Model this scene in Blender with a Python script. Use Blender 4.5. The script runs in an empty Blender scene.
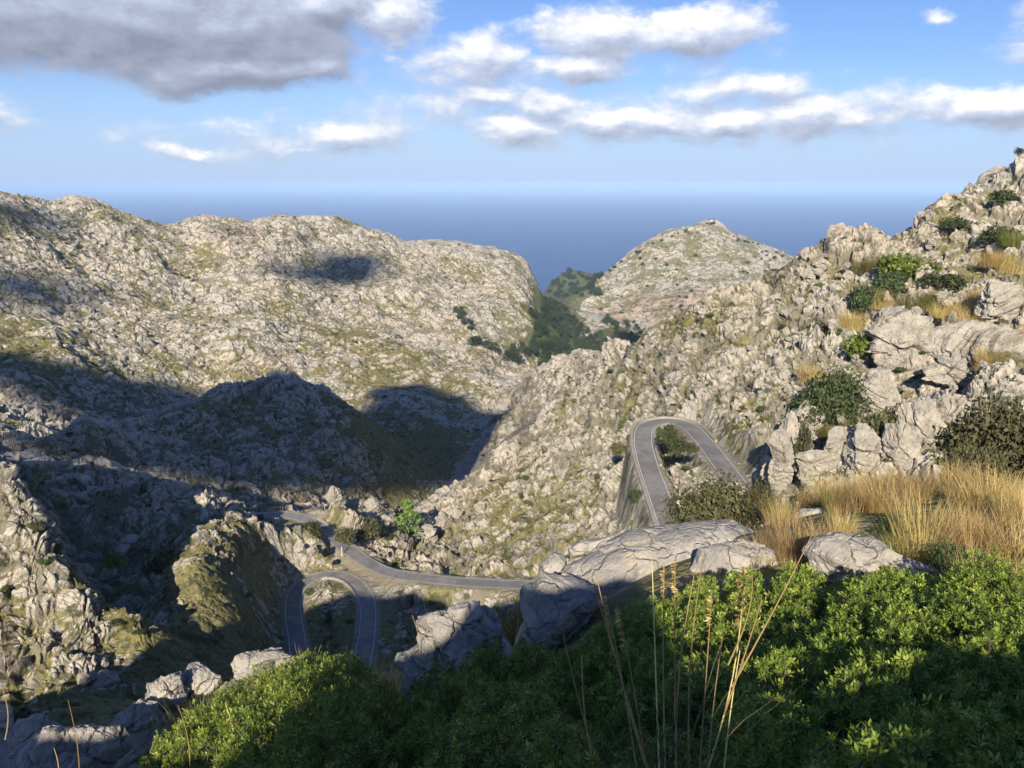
import bpy, math, random
import numpy as np
from mathutils import Vector
RNG = np.random.default_rng(7)
random.seed(7)
SC = bpy.context.scene
COL = SC.collection
PI = math.pi
# ------------------------------------------------------------------ camera geometry
FPX = 830.0
PITCH = math.radians(13.6)
CP, SP = math.cos(PITCH), math.sin(PITCH)

def ray(px, py):
    """direction of a photograph pixel: azimuth (0 = +Y, clockwise) and slope z/r"""
    px = np.asarray(px, float); py = np.asarray(py, float)
    u = (px - 512) / FPX; v = (384 - py) / FPX
    x = u; y = CP + v * SP; z = -SP + v * CP
    r = np.hypot(x, y)
    return np.arctan2(x, y), z / r

def at(px, py, r):
    a, s = ray(px, py)
    return Vector((float(r * math.sin(a)), float(r * math.cos(a)), float(s * r)))

def toaz(px):
    return float(ray(px, 384)[0])

# ------------------------------------------------------------------ noise in numpy
def _tab(seed, n=256):
    return np.random.default_rng(seed).random((n, n)).astype(np.float32)
_TX = _tab(1); _TY = _tab(2); _TH = _tab(3); _TA = _tab(4); _TB = _tab(5)

def vnoise(x, y, seed=0):
    x = np.asarray(x, np.float64) + seed * 17.37; y = np.asarray(y, np.float64) + seed * 31.71
    xi = np.floor(x); yi = np.floor(y)
    fx = (x - xi).astype(np.float32); fy = (y - yi).astype(np.float32)
    xi = xi.astype(np.int64) & 255; yi = yi.astype(np.int64) & 255
    x1 = (xi + 1) & 255; y1 = (yi + 1) & 255
    ux = fx * fx * (3 - 2 * fx); uy = fy * fy * (3 - 2 * fy)
    def g(ix, iy, dx, dy):
        a = _TA[iy, ix] * 6.2831853
        return np.cos(a) * dx + np.sin(a) * dy
    a = g(xi, yi, fx, fy); b = g(x1, yi, fx - 1, fy)
    c = g(xi, y1, fx, fy - 1); d = g(x1, y1, fx - 1, fy - 1)
    return ((a + (b - a) * ux) * (1 - uy) + (c + (d - c) * ux) * uy) * 1.4

def fbm(x, y, oct=4, seed=0, gain=.5):
    t = 0; a = 1.0
    for i in range(oct):
        t = t + a * vnoise(x * 2 ** i, y * 2 ** i, seed + i); a *= gain
    return t

def voro(x, y, seed=0):
    """returns F1, F2-F1, random of cell, tilted-plane height of the cell"""
    x = np.asarray(x, np.float64) + seed * 13.1; y = np.asarray(y, np.float64) + seed * 7.9
    xi = np.floor(x).astype(np.int64); yi = np.floor(y).astype(np.int64)
    fx = (x - xi).astype(np.float32); fy = (y - yi).astype(np.float32)
    F1 = np.full(x.shape, 9, np.float32); F2 = F1.copy()
    H = np.zeros(x.shape, np.float32); T = H.copy()
    for dx in (-1, 0, 1):
        for dy in (-1, 0, 1):
            ix = (xi + dx) & 255; iy = (yi + dy) & 255
            ox = dx + _TX[iy, ix] * .9 + .05 - fx; oy = dy + _TY[iy, ix] * .9 + .05 - fy
            d = np.sqrt(ox * ox + oy * oy)
            h = _TH[iy, ix]; a = _TB[iy, ix] * 6.2831853
            t = np.cos(a) * ox + np.sin(a) * oy
            m = d < F1
            F2 = np.where(m, F1, np.minimum(F2, d))
            F1 = np.where(m, d, F1); H = np.where(m, h, H); T = np.where(m, t, T)
    return F1, F2 - F1, H, T

def voro3(x, y, z, seed=0):
    """three-dimensional cells: F1, F2-F1, random of cell, tilted height"""
    x = np.asarray(x, np.float64) + seed * 13.1; y = np.asarray(y, np.float64) + seed * 7.9; z = np.asarray(z, np.float64) + seed * 3.3
    xi = np.floor(x).astype(np.int64); yi = np.floor(y).astype(np.int64); zi = np.floor(z).astype(np.int64)
    fx = (x - xi).astype(np.float32); fy = (y - yi).astype(np.float32); fz = (z - zi).astype(np.float32)
    F1 = np.full(x.shape, 9, np.float32); F2 = F1.copy(); H = np.zeros(x.shape, np.float32); T = H.copy()
    for dz in (-1, 0, 1):
        for dx in (-1, 0, 1):
            for dy in (-1, 0, 1):
                kz = zi + dz; ix = (xi + dx + kz * 37) & 255; iy = (yi + dy + kz * 71) & 255
                ox = dx + _TX[iy, ix] * .9 + .05 - fx; oy = dy + _TY[iy, ix] * .9 + .05 - fy; oz = dz + _TA[iy, ix] * .9 + .05 - fz
                d = ox * ox + oy * oy + oz * oz
                a = _TB[iy, ix] * 6.2831853
                t = np.cos(a) * ox + np.sin(a) * oy
                m = d < F1
                F2 = np.where(m, F1, np.minimum(F2, d)); F1 = np.where(m, d, F1); H = np.where(m, _TH[iy, ix], H); T = np.where(m, t, T)
    F1 = np.sqrt(F1); return F1, np.sqrt(F2) - F1, H, T

def sstep(a, b, x):
    t = np.clip((x - a) / (b - a), 0, 1)
    return t * t * (3 - 2 * t)

# ------------------------------------------------------------------ control points of the land
CPT = []
def K(*pts):
    for p in pts:
        a, s = ray(p[0], p[1]); CPT.append((float(a), math.log(p[2]), float(s)))
def Zp(px, r, z):
    CPT.append((toaz(px) if px is not None else 0, math.log(r), z / r))
def Za(deg, r, z):
    CPT.append((math.radians(deg), math.log(r), z / r))
# left mountain: crest, then its face
K((-80,190,850),(0,187,900),(30,193,910),(60,206,930),(95,201,950),(130,214,970),(180,224,990),(200,216,1000),(240,219,1030),
  (290,216,1080),(340,217,1130),(375,229,1160),(400,237,1180),(450,241,1230),(500,251,1280),(522,262,1290),(531,280,1270))
K((-80,300,700),(0,300,720),(0,240,820),(0,360,610),(100,300,760),(100,250,880),(100,370,620),(200,250,930),(200,290,850),(200,330,760),(200,368,670),
  (255,367,670),(340,400,640),(340,350,760),(340,300,900),(340,260,1020),(440,398,650),(440,360,780),(440,310,950),(440,270,1100),
  (500,408,640),(500,370,800),(500,330,950),(500,290,1100),(528,385,820),(530,350,950),(532,312,1120))
for px, r0 in ((-80,1000),(0,1000),(100,1050),(200,1120),(300,1200),(400,1300),(500,1400)):
    Zp(px, r0*1.12, -190); Zp(px, r0*1.4, -420); Zp(px, r0*1.9, -680)
# green valley running to the sea, coast hill, far hill
K((548,350,1150),(560,330,1350),(585,350,1150),(605,337,1300),(625,322,1500),(562,308,1700),(548,300,1600),(576,294,2100),
  (565,272,2950),(590,274,2950),(547,288,2950),(604,281,2980),(560,294,2550))
Zp(590,2600,-395); Zp(625,2700,-400)
K((712,219,2600),(690,226,2560),(660,236,2500),(630,252,2420),(604,274,2330),(586,286,2280),(572,297,2230),(735,233,2600),(752,241,2640),(770,246,2680),(790,256,2700),(815,275,2700),
  (700,260,2250),(650,275,2150),(640,310,1850),(600,312,1950),(700,300,1850),(760,290,2100),(640,335,1550))
for px, z in ((560,-500),(600,-480),(650,-400),(712,-330),(760,-340),(820,-420),(900,-500)):
    Zp(px, 3300, z-40) if px > 620 else Zp(px, 3250, -470); Zp(px, 4200, -700)
Zp(830, 1500, -330); Zp(900, 1500, -340); Zp(1000, 1500, -340); Zp(1100,1500,-340)
Zp(900, 2600, -600); Zp(1100, 2600, -660)
Zp(600,1000,-215); Zp(650,1000,-225); Zp(700,1000,-235); Zp(780,1000,-240); Zp(740,500,-130); Zp(660,640,-185); Zp(600,700,-195); Zp(560,800,-195)
Zp(840,450,-110); Zp(900,450,-105); Zp(960,450,-100); Zp(1030,450,-80); Zp(1090,480,-80); Zp(900,700,-220); Zp(1040,600,-160)
# crest of the right-hand spur
K((543,367,520),(577,357,450))
CREST = ((633,337),(665,316),(700,298),(740,281),(785,266),(810,250),(835,236),(870,238),(900,238),(930,217),(960,193),(1000,170),(1024,157),(1090,125))
def RS(px, py):
    '''distance of the right-hand slope: it rises away from the camera, a little nearer toward the right'''
    R = np.interp(py, [110, 153, 200, 250, 300, 350, 400, 450, 500], [400, 370, 335, 300, 262, 226, 195, 168, 148])
    return float(R * np.interp(px, [540, 600, 650, 700, 770, 835, 1000, 1090], [2.2, 1.6, 1.25, 1.06, 1.0, .93, .86, .84]))
K(*[(px, py, RS(px, py)) for px, py in ((610,345),(633,337),(665,316),(700,298),(740,281),(785,266),(810,250),(835,237),(870,239),(900,239),(930,218),(960,194),(1000,171),(1024,158),(1090,126),
    (640,380),(670,350),(700,380),(700,330),(720,405),(760,400),(760,340),(760,300),(800,440),(800,385),(800,330),(800,290),(850,440),(850,390),(850,340),(850,300),(850,265),
    (900,440),(900,390),(900,340),(900,290),(900,260),(960,440),(960,380),(960,320),(960,270),(960,225),(1010,430),(1010,370),(1010,310),(1010,260),(1010,205),(1090,420),(1090,350),(1090,280),(1090,200))])
K((430,505,300),(470,470,330),(517,426,390),(547,402,430),(520,384,500))
K((480,520,250),(440,545,232),(520,540,215),(560,520,215),(520,480,270),(560,440,300),(600,400,340),(600,460,250),(600,520,190),
  (560,390,420),(650,560,140),(770,430,172))
K((440,575,190),(510,575,178),(570,570,165))
# beyond the edge of that spur: the dark valley
K((380,485,400),(420,492,420),(380,445,480),(410,420,530),(410,395,600),(480,430,570),(465,462,480),(455,486,430),(500,412,640),(525,405,660),(540,395,700))
# knoll in the valley
K((150,414,440),(200,398,455),(225,381,470),(255,373,480),(290,374,480),(325,391,470),(350,404,450),(395,440,440),
  (280,420,425),(280,460,375),(260,488,335),(310,488,345),(200,440,400),(180,470,340),(350,450,400),(340,490,370))
Zp(255,560,-152); Zp(180,560,-152); Zp(320,560,-154); Zp(120,520,-146)
K((100,388,600),(30,385,560),(100,430,420),(40,440,370),(-40,430,340),(100,455,320),(0,455,280))
# lower left: rocky crest, gully, second ridge, grassy slope
K((-60,440,165),(0,480,152),(40,516,149),(80,560,144),(125,600,139),(145,622,136),(-60,520,156),(0,540,148),(50,580,142),(0,620,139),(60,640,134),(0,690,127),(60,700,122),(100,640,134))
K((0,505,168),(40,545,164),(80,592,157),(122,628,150),(30,500,215),(70,502,225),(110,540,206),(130,565,194),(150,582,176),(100,466,262),(170,478,252),(230,497,238),(275,520,224),(160,500,228),(150,540,202),
  (220,530,190),(300,552,196),(200,570,163),(200,620,150),(200,680,130),(120,650,134),(110,710,112),(260,640,155),(250,590,170),(286,590,182),(270,560,186))
Zp(100,310,-118); Zp(200,300,-120); Zp(290,290,-122)
K((325,500,225),(340,520,212),(380,540,215),(300,516,222),(260,510,235),(400,520,240))
Zp(330,178,-97.2); Zp(312,172,-97.6); Zp(350,170,-97); Zp(330,168,-97.8); Zp(330,158,-98.8); Zp(400,172,-96.5); Zp(450,165,-95); Zp(520,160,-93)
K((300,680,135),(420,660,135))
# the shelf under the photographer and the steep drop beyond
for d in range(-180, 181, 30):
    Za(d, .6, -1.62); Za(d, 1.3, -1.78)
for px, L in ((1100,((2.5,-2.1),(6,-3.0),(15,-5.0),(24,-9.5))), (1000,((2.5,-2.2),(6,-3.1),(15,-5.2),(23,-10.3))), (900,((2.5,-2.25),(6,-3.3),(15,-5.5),(22,-10.5))),
              (800,((2.5,-2.3),(6,-3.5),(13,-5.3),(20,-10.5),(40,-20))), (700,((2.5,-2.35),(6,-3.7),(11,-5.1),(18,-11),(60,-36))),
              (600,((2.5,-2.4),(6,-3.8),(9.5,-5.0),(14,-9.5),(60,-41),(110,-66))), (520,((2.5,-2.45),(6,-4.1),(8.5,-5.4),(14,-10),(60,-42),(110,-70))),
              (450,((2.5,-2.5),(6,-4.3),(8.5,-5.9),(14,-10.6),(60,-44),(110,-74))), (350,((2.5,-2.5),(6,-4.45),(9,-6.2),(14,-11),(60,-44),(110,-76))),
              (250,((2.5,-2.5),(6,-4.5),(10,-6.7),(15,-12),(60,-44))), (150,((2.5,-2.55),(6,-4.7),(10.5,-7.7),(16,-13),(60,-46))),
              (40,((2.5,-2.6),(6,-4.9),(9.5,-7.4),(16,-13),(60,-44))), (-60,((2.5,-2.7),(6,-5.1),(9.5,-7.6),(16,-13),(60,-43)))):
    for r, z in L: Zp(px, r, z)
Zp(800,80,-44); Zp(880,75,-40); Zp(960,70,-37); Zp(1040,66,-34); Zp(1100,66,-33)
Zp(800,120,-56); Zp(900,110,-52); Zp(1000,105,-48); Zp(1090,100,-45)
K(*[(px, py + 2 + 10 * (px < 850), RS(px, py) * 1.08) for px, py in CREST]); K(*[(px, py + 34, RS(px, py) * 1.25) for px, py in CREST])
# behind the camera and to its sides: gentle rising ground
for d, L in ((60,((5,-2.4),(20,-4),(60,-3),(150,6),(400,-60),(1500,-350),(2600,-680))), (90,((5,-2),(20,-2),(60,3),(150,10),(400,20),(1500,-300),(3000,-680))),
             (130,((5,-1.7),(20,0),(60,5),(150,14),(400,30),(1500,-100),(3000,-680))), (175,((5,-1.7),(20,-1),(60,4),(150,10),(400,20),(1500,-100),(3000,-680))),
             (-175,((5,-1.7),(20,-1),(60,4),(150,10),(400,20),(1500,-100),(3000,-680))), (-130,((5,-2.4),(20,-5),(60,-10),(150,-20),(400,-30),(1500,-100),(3000,-680))),
             (-90,((5,-3.5),(20,-9),(60,-22),(150,-40),(400,-60),(1500,-100),(3000,-680))), (-55,((5,-4),(20,-12),(60,-36),(150,-50),(400,-90),(1200,-60),(3000,-680)))):
    for r, z in L: Za(d, r, z)
for d in range(-180, 181, 24): Za(d, 5500, -760)

# thin-plate spline of the slope z/r over (azimuth, ln r)
_c = np.array(CPT); AW = 1.9
_X = np.c_[_c[:, 0] * AW, _c[:, 1]]
def _k(d2): return .5 * d2 * np.log(d2 + 1e-12)
_n = len(_X)
_d2 = ((_X[:, None] - _X[None]) ** 2).sum(-1)
_A = np.zeros((_n + 3, _n + 3)); _A[:_n, :_n] = _k(_d2) + np.eye(_n) * 2e-5
_A[:_n, _n] = 1; _A[:_n, _n + 1:] = _X; _A[_n, :_n] = 1; _A[_n + 1:, :_n] = _X.T
_w = np.linalg.solve(_A, np.r_[_c[:, 2], 0, 0, 0])
def tps(a, l):
    a = np.asarray(a, float); sh = a.shape; a = a.ravel(); l = np.asarray(l, float).ravel()
    out = np.empty(len(a))
    for i in range(0, len(a), 20000):
        q = np.c_[a[i:i+20000] * AW, l[i:i+20000]]
        d2 = (q ** 2).sum(1)[:, None] + (_X ** 2).sum(1)[None] - 2 * q @ _X.T
        np.maximum(d2, 0, out=d2)
        out[i:i+20000] = _k(d2) @ _w[:_n] + _w[_n] + q @ _w[_n + 1:]
    return out.reshape(sh)
# base lookup table in (az, ln r)
NA, NL = 721, 420
TA = np.linspace(-PI, PI, NA); TL = np.linspace(math.log(.5), math.log(6000), NL)
# denser in front: the table is warped
TA = np.concatenate([np.linspace(-PI, -.72, 90, endpoint=False), np.linspace(-.72, .72, 541), np.linspace(.72, PI, 91)[1:]])
NA = len(TA)
SB = tps(*np.meshgrid(TA, TL, indexing='ij'))
def base_s(a, r):
    a = np.asarray(a, float); l = np.log(np.clip(r, .5, 6000))
    fa = np.clip(np.interp(a, TA, np.arange(NA)), 0, NA - 1.001); fl = np.clip((l - TL[0]) / (TL[1] - TL[0]), 0, NL - 1.001)
    ia = fa.astype(int); il = fl.astype(int); fa = fa - ia; fl = fl - il
    return (SB[ia, il] * (1 - fa) + SB[ia + 1, il] * fa) * (1 - fl) + (SB[ia, il + 1] * (1 - fa) + SB[ia + 1, il + 1] * fa) * fl
def base_z(x, y):
    r = np.hypot(x, y); return base_s(np.arctan2(x, y), r) * r
def hit(px, py, r0=2.0, r1=6000, lift=0.0):
    """first point of the land along the ray of a pixel, beyond r0"""
    a, s = ray(px, py)
    rr = np.exp(np.linspace(math.log(r0), math.log(r1), 900))
    sb = base_s(np.full(rr.shape, float(a)), rr)
    i = np.argmax(sb >= s)
    if sb[i] < s: return None
    if i > 0:
        t = (s - sb[i-1]) / (sb[i] - sb[i-1] + 1e-12); r = rr[i-1] + t * (rr[i] - rr[i-1])
    else: r = rr[0]
    return np.array((r * math.sin(a), r * math.cos(a), s * r))
# settings
SKY_STR = .062; SKY_TINT = (.84, .98, 1.35); CLOUD_LUM = .82; SUN_E = 5.0; EXPO = .58; HORIZON = (.32, .43, .63)
HAZE_COL = (.47, .67, .96, 1); HAZE_D = 3.7e-5; HAZE_TOP = 40.0
GRID = (1250, 1500); NSPRIG = 30000
# ------------------------------------------------------------------ roads as centre lines (pixel, pixel, height)
def rz(px, py, z):
    a, s = ray(px, py); r = z / s
    return np.array((r * math.sin(a), r * math.cos(a), z))
def spline(pts, step=1.0):
    P = np.array(pts); P = np.vstack([2 * P[0] - P[1], P, 2 * P[-1] - P[-2]]); out = []
    for i in range(1, len(P) - 2):
        n = max(2, int(np.linalg.norm(P[i+1] - P[i]) / step))
        for k in range(n):
            t = k / n
            out.append(.5 * (2 * P[i] + (P[i+1] - P[i-1]) * t + (2 * P[i-1] - 5 * P[i] + 4 * P[i+1] - P[i+2]) * t * t + (3 * P[i] - P[i-1] - 3 * P[i+1] + P[i+2]) * t ** 3))
    out.append(P[-2]); return np.array(out)
ROADS = {
 'upper': (spline([rz(752,505,-57.0), rz(722,464,-57.4), rz(703,440,-57.8), rz(688,426,-58.2), rz(668,421,-58.6), rz(647,426,-59), rz(643,441,-59.3), rz(648,464,-59.8), rz(658,492,-60.4), rz(668,520,-61), rz(680,556,-62)], .8), 4.6),
 'lower': (spline([rz(238,533,-96), rz(258,519,-95.5), rz(288,515.5,-95), rz(312,522,-94.7), rz(332,537,-94.4), rz(352,552,-94), rz(374,566,-93.6), rz(400,575,-93.2), rz(440,580,-92.6), rz(480,583,-92), rz(530,585,-91), rz(590,588,-90)], .8), 4.4),
 'loop': (spline([rz(300,668,-99), rz(297,640,-98), rz(293,612,-97.4), rz(296,592,-97), rz(310,579,-96.8), rz(330,574.5,-96.6), rz(350,579,-96.3), rz(364,593,-96), rz(368,612,-95.6), rz(366,640,-95), rz(360,672,-94)], .8), 4.0),
 'valley': (spline([rz(452,500,-163), rz(458,482,-164), rz(467,465,-165), rz(476,448,-166), rz(492,432,-168), rz(512,422,-170), rz(530,412,-172)], 2.5), 5.5),
}
def road_dist(x, y, P, w):
    """distance to a centre line and height of its nearest point"""
    D = np.full(x.shape, 1e9); Z = np.zeros(x.shape)
    for i in range(len(P) - 1):
        ax, ay, az_ = P[i]; bx, by, bz = P[i+1]
        dx, dy = bx - ax, by - ay; L = dx * dx + dy * dy
        t = np.clip(((x - ax) * dx + (y - ay) * dy) / L, 0, 1)
        d = np.hypot(x - ax - t * dx, y - ay - t * dy)
        m = d < D; D = np.where(m, d, D); Z = np.where(m, az_ + t * (bz - az_), Z)
    return D, Z

# ------------------------------------------------------------------ class map of the land, drawn in plan from what the photo shows
def poly_in(px, py, poly):
    x = np.asarray(px, float); y = np.asarray(py, float); ins = np.zeros(x.shape, bool)
    n = len(poly)
    for i in range(n):
        x0, y0 = poly[i]; x1, y1 = poly[(i + 1) % n]
        if y0 == y1: continue
        c = ((y0 > y) != (y1 > y)) & (x < (x1 - x0) * (y - y0) / (y1 - y0) + x0)
        ins ^= c
    return ins
def pol_xy(pts):
    return [(float(r * math.sin(ray(px, py)[0])), float(r * math.cos(ray(px, py)[0]))) for px, py, r in pts]
def soft(x, y, poly, blur):
    """soft inside test of a plan polygon: average over jittered copies"""
    P = np.array(poly); out = np.zeros(x.shape)
    b = (x > P[:, 0].min() - 2 * blur) & (x < P[:, 0].max() + 2 * blur) & (y > P[:, 1].min() - 2 * blur) & (y < P[:, 1].max() + 2 * blur)
    if not b.any(): return out
    xb, yb = x[b], y[b]; t = 0
    q = blur * (vnoise(xb / blur / 1.5, yb / blur / 1.5, 3) * .9); q2 = blur * (vnoise(xb / blur / 1.5, yb / blur / 1.5, 9) * .9)
    for k in range(5):
        a = k * PI / 2.5
        t = t + poly_in(xb + blur * .6 * math.cos(a) + q, yb + blur * .6 * math.sin(a) + q2, poly)
    out[b] = t / 5.0
    return out
# places with little rock (grass) : plan polygons
GRASSY = [
 (pol_xy([(330,405,470),(420,425,540),(470,430,570),(450,485,430),(380,490,395),(330,440,430)]), 12, 1.0),     # valley bowl
 (pol_xy([(150,560,180),(165,520,215),(215,540,210),(285,560,192),(285,610,165),(200,640,155),(150,610,160)]), 6, .45),
 (pol_xy([(130,640,140),(60,660,110),(100,720,90),(270,700,130),(290,600,172),(200,620,165)]), 6, .8),
 (pol_xy([(40,600,128),(0,625,115),(0,700,88),(60,690,95),(120,640,120)]), 5, .6),
 (pol_xy([(300,590,180),(360,590,180),(372,660,150),(290,670,148)]), 4, .9),
 (pol_xy([(360,600,178),(600,600,160),(600,640,120),(360,690,130)]), 6, .8),
 (pol_xy([(0,320,690),(45,330,680),(60,380,600),(0,385,560)]), 25, .9),
 (pol_xy([(580,335,1250),(640,345,1150),(600,372,900),(565,365,1000)]), 25, 1.0),
 (pol_xy([(640,375,320),(690,330,380),(740,300,330),(770,330,240),(700,380,260)]), 10, .35),
 (pol_xy([(480,500,260),(560,470,270),(600,500,215),(540,560,190),(470,555,210)]), 9, .45),
 (pol_xy([(370,330,850),(300,360,720),(420,395,650),(480,380,760)]), 40, .35),
]
WOODED = [
 (pol_xy([(545,300,1600),(565,310,1600),(600,345,1200),(610,365,1000),(560,368,1000),(530,372,900),(528,330,1080)]), 25),
 (pol_xy([(530,280,3600),(625,262,3600),(615,262,2950),(575,300,2600),(575,300,1900),(550,300,1700),(535,300,2500)]), 50),
 (pol_xy([(600,325,1400),(650,335,1300),(640,348,1150),(600,345,1200)]), 30),
]
BARE = [ # scraped or pinkish earth
 (pol_xy([(600,325,1800),(610,300,2000),(700,290,2000),(760,300,1900),(700,325,1700)]), 60),
]
# ------------------------------------------------------------------ the ground as one sheet, its rows and columns thickest where the photo looks
def ground_detail(x, y, z, step):
    """rock relief added to the smooth land. returns dz, veg(0..1), crack, wood, bare"""
    r = np.hypot(x, y)
    far = sstep(450, 700, r)
    big = fbm(x / 90, y / 90, 3, 11)
    ridg = 1 - np.abs(fbm(x / 45, y / 45, 3, 21))
    veg = .27 + .26 * fbm(x / 55, y / 55, 3, 31) + .24 * fbm(x / 12, y / 12, 3, 35) + .22 * fbm(x / 3.6, y / 3.6, 2, 41) - .07 * far + .27 * sstep(1500, 1900, r)
    veg = veg - .08 * sstep(-60, 10, x) * (1 - far) + .11 * far * (1 - sstep(1400, 1700, r))
    for pol, bl, w in GRASSY:
        m = soft(x, y, pol, bl); veg = veg + w * .6 * m
    wood = np.zeros(x.shape)
    for pol, bl in WOODED: wood = np.maximum(wood, soft(x, y, pol, bl))
    bare = np.zeros(x.shape)
    for pol, bl in BARE: bare = np.maximum(bare, soft(x, y, pol, bl))
    veg = veg + wood * .9 + .5 * sstep(24, 14, r)
    dz0 = .07 * fbm(x / 1.3, y / 1.3, 4, 81) * sstep(3, 6, r) * sstep(26, 14, r)
    near = sstep(12, 30, r)                         # the shelf itself stays smooth earth
    rock = np.clip(1.35 - 1.2 * veg, .20, 1.15)
    dz = np.zeros(x.shape); hi = np.zeros(x.shape)
    dz += (big * 8 * sstep(250, 700, r)) + 9 * (np.abs(fbm(x / 130 + z / 200, y / 200, 3, 25)) - .3) * sstep(450, 800, r) + (ridg - .75) * np.minimum(r * .012, 6) * near
    xs = x + z * .3; ys = y + z * .3
    wx = x + 2.2 * vnoise(x / 6, y / 6, 51); wy = y + 2.2 * vnoise(x / 6 + z / 9, y / 6, 52)
    crack = np.ones(x.shape); strat = fbm(x / 60, y / 60, 2, 57)
    for i, (c, amp) in enumerate(((34, .11), (13, .19), (5.2, .36), (2.1, .36), (.85, .34))):
        f = sstep(1.4, 3.2, c / step) * near
        f = f * sstep(c * 2.5, c * 7, r)            # blocks never loom larger than the slope they sit on
        g = f.ravel() > 0
        if not g.any(): continue
        ang = .5 + .35 * i; ca, sa = math.cos(ang), math.sin(ang)
        u = (wx.ravel()[g] * ca + wy.ravel()[g] * sa) / c; v = (-wx.ravel()[g] * sa + wy.ravel()[g] * ca) / (c * .72); w = z.ravel()[g] * 1.15 / c
        F1, G, H, T = voro3(u, v, w, 60 + i)
        h = (H - .45) * 1.1 - np.abs(T) * .35 + T * .55
        edge = sstep(0, .20, G)
        h = h * edge - .34 * (1 - edge)
        hh = np.zeros(g.shape, np.float32); hh[g] = h; hh = hh.reshape(x.shape)
        cr = np.zeros(g.shape, np.float32); cr[g] = 1 - sstep(0, .15, G); cr = cr.reshape(x.shape)
        dz += f * rock * hh * c * amp * (1 - .28 * far)
        hi += f * hh * (.55 if i > 1 else .25)
        crack = crack * (1 - f * .55 * cr)
    F1, G, H, T = voro(wx / 1.15, wy / 1.15 + z * .5, 95); dz += near * np.clip(veg, 0, 1) * (.30 * (1 - F1) + .10 * H) * np.clip(1.3 - step, 0, 1)
    dz += near * fbm(xs / 2.2, ys / 2.2, 3, 71) * np.clip(.22 - step * .1, 0, 1)
    vegm = veg - .60 * hi
    b = wood > .3
    if b.any():
        F1, G, H, T = voro(x[b] / 9, y[b] / 9, 90); q = np.zeros(x.shape); q[b] = (1 - F1) * 3.5 + H * 2; dz = dz * (1 - .8 * wood) + q * wood
    return dz + dz0, vegm, crack, wood, bare

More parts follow.
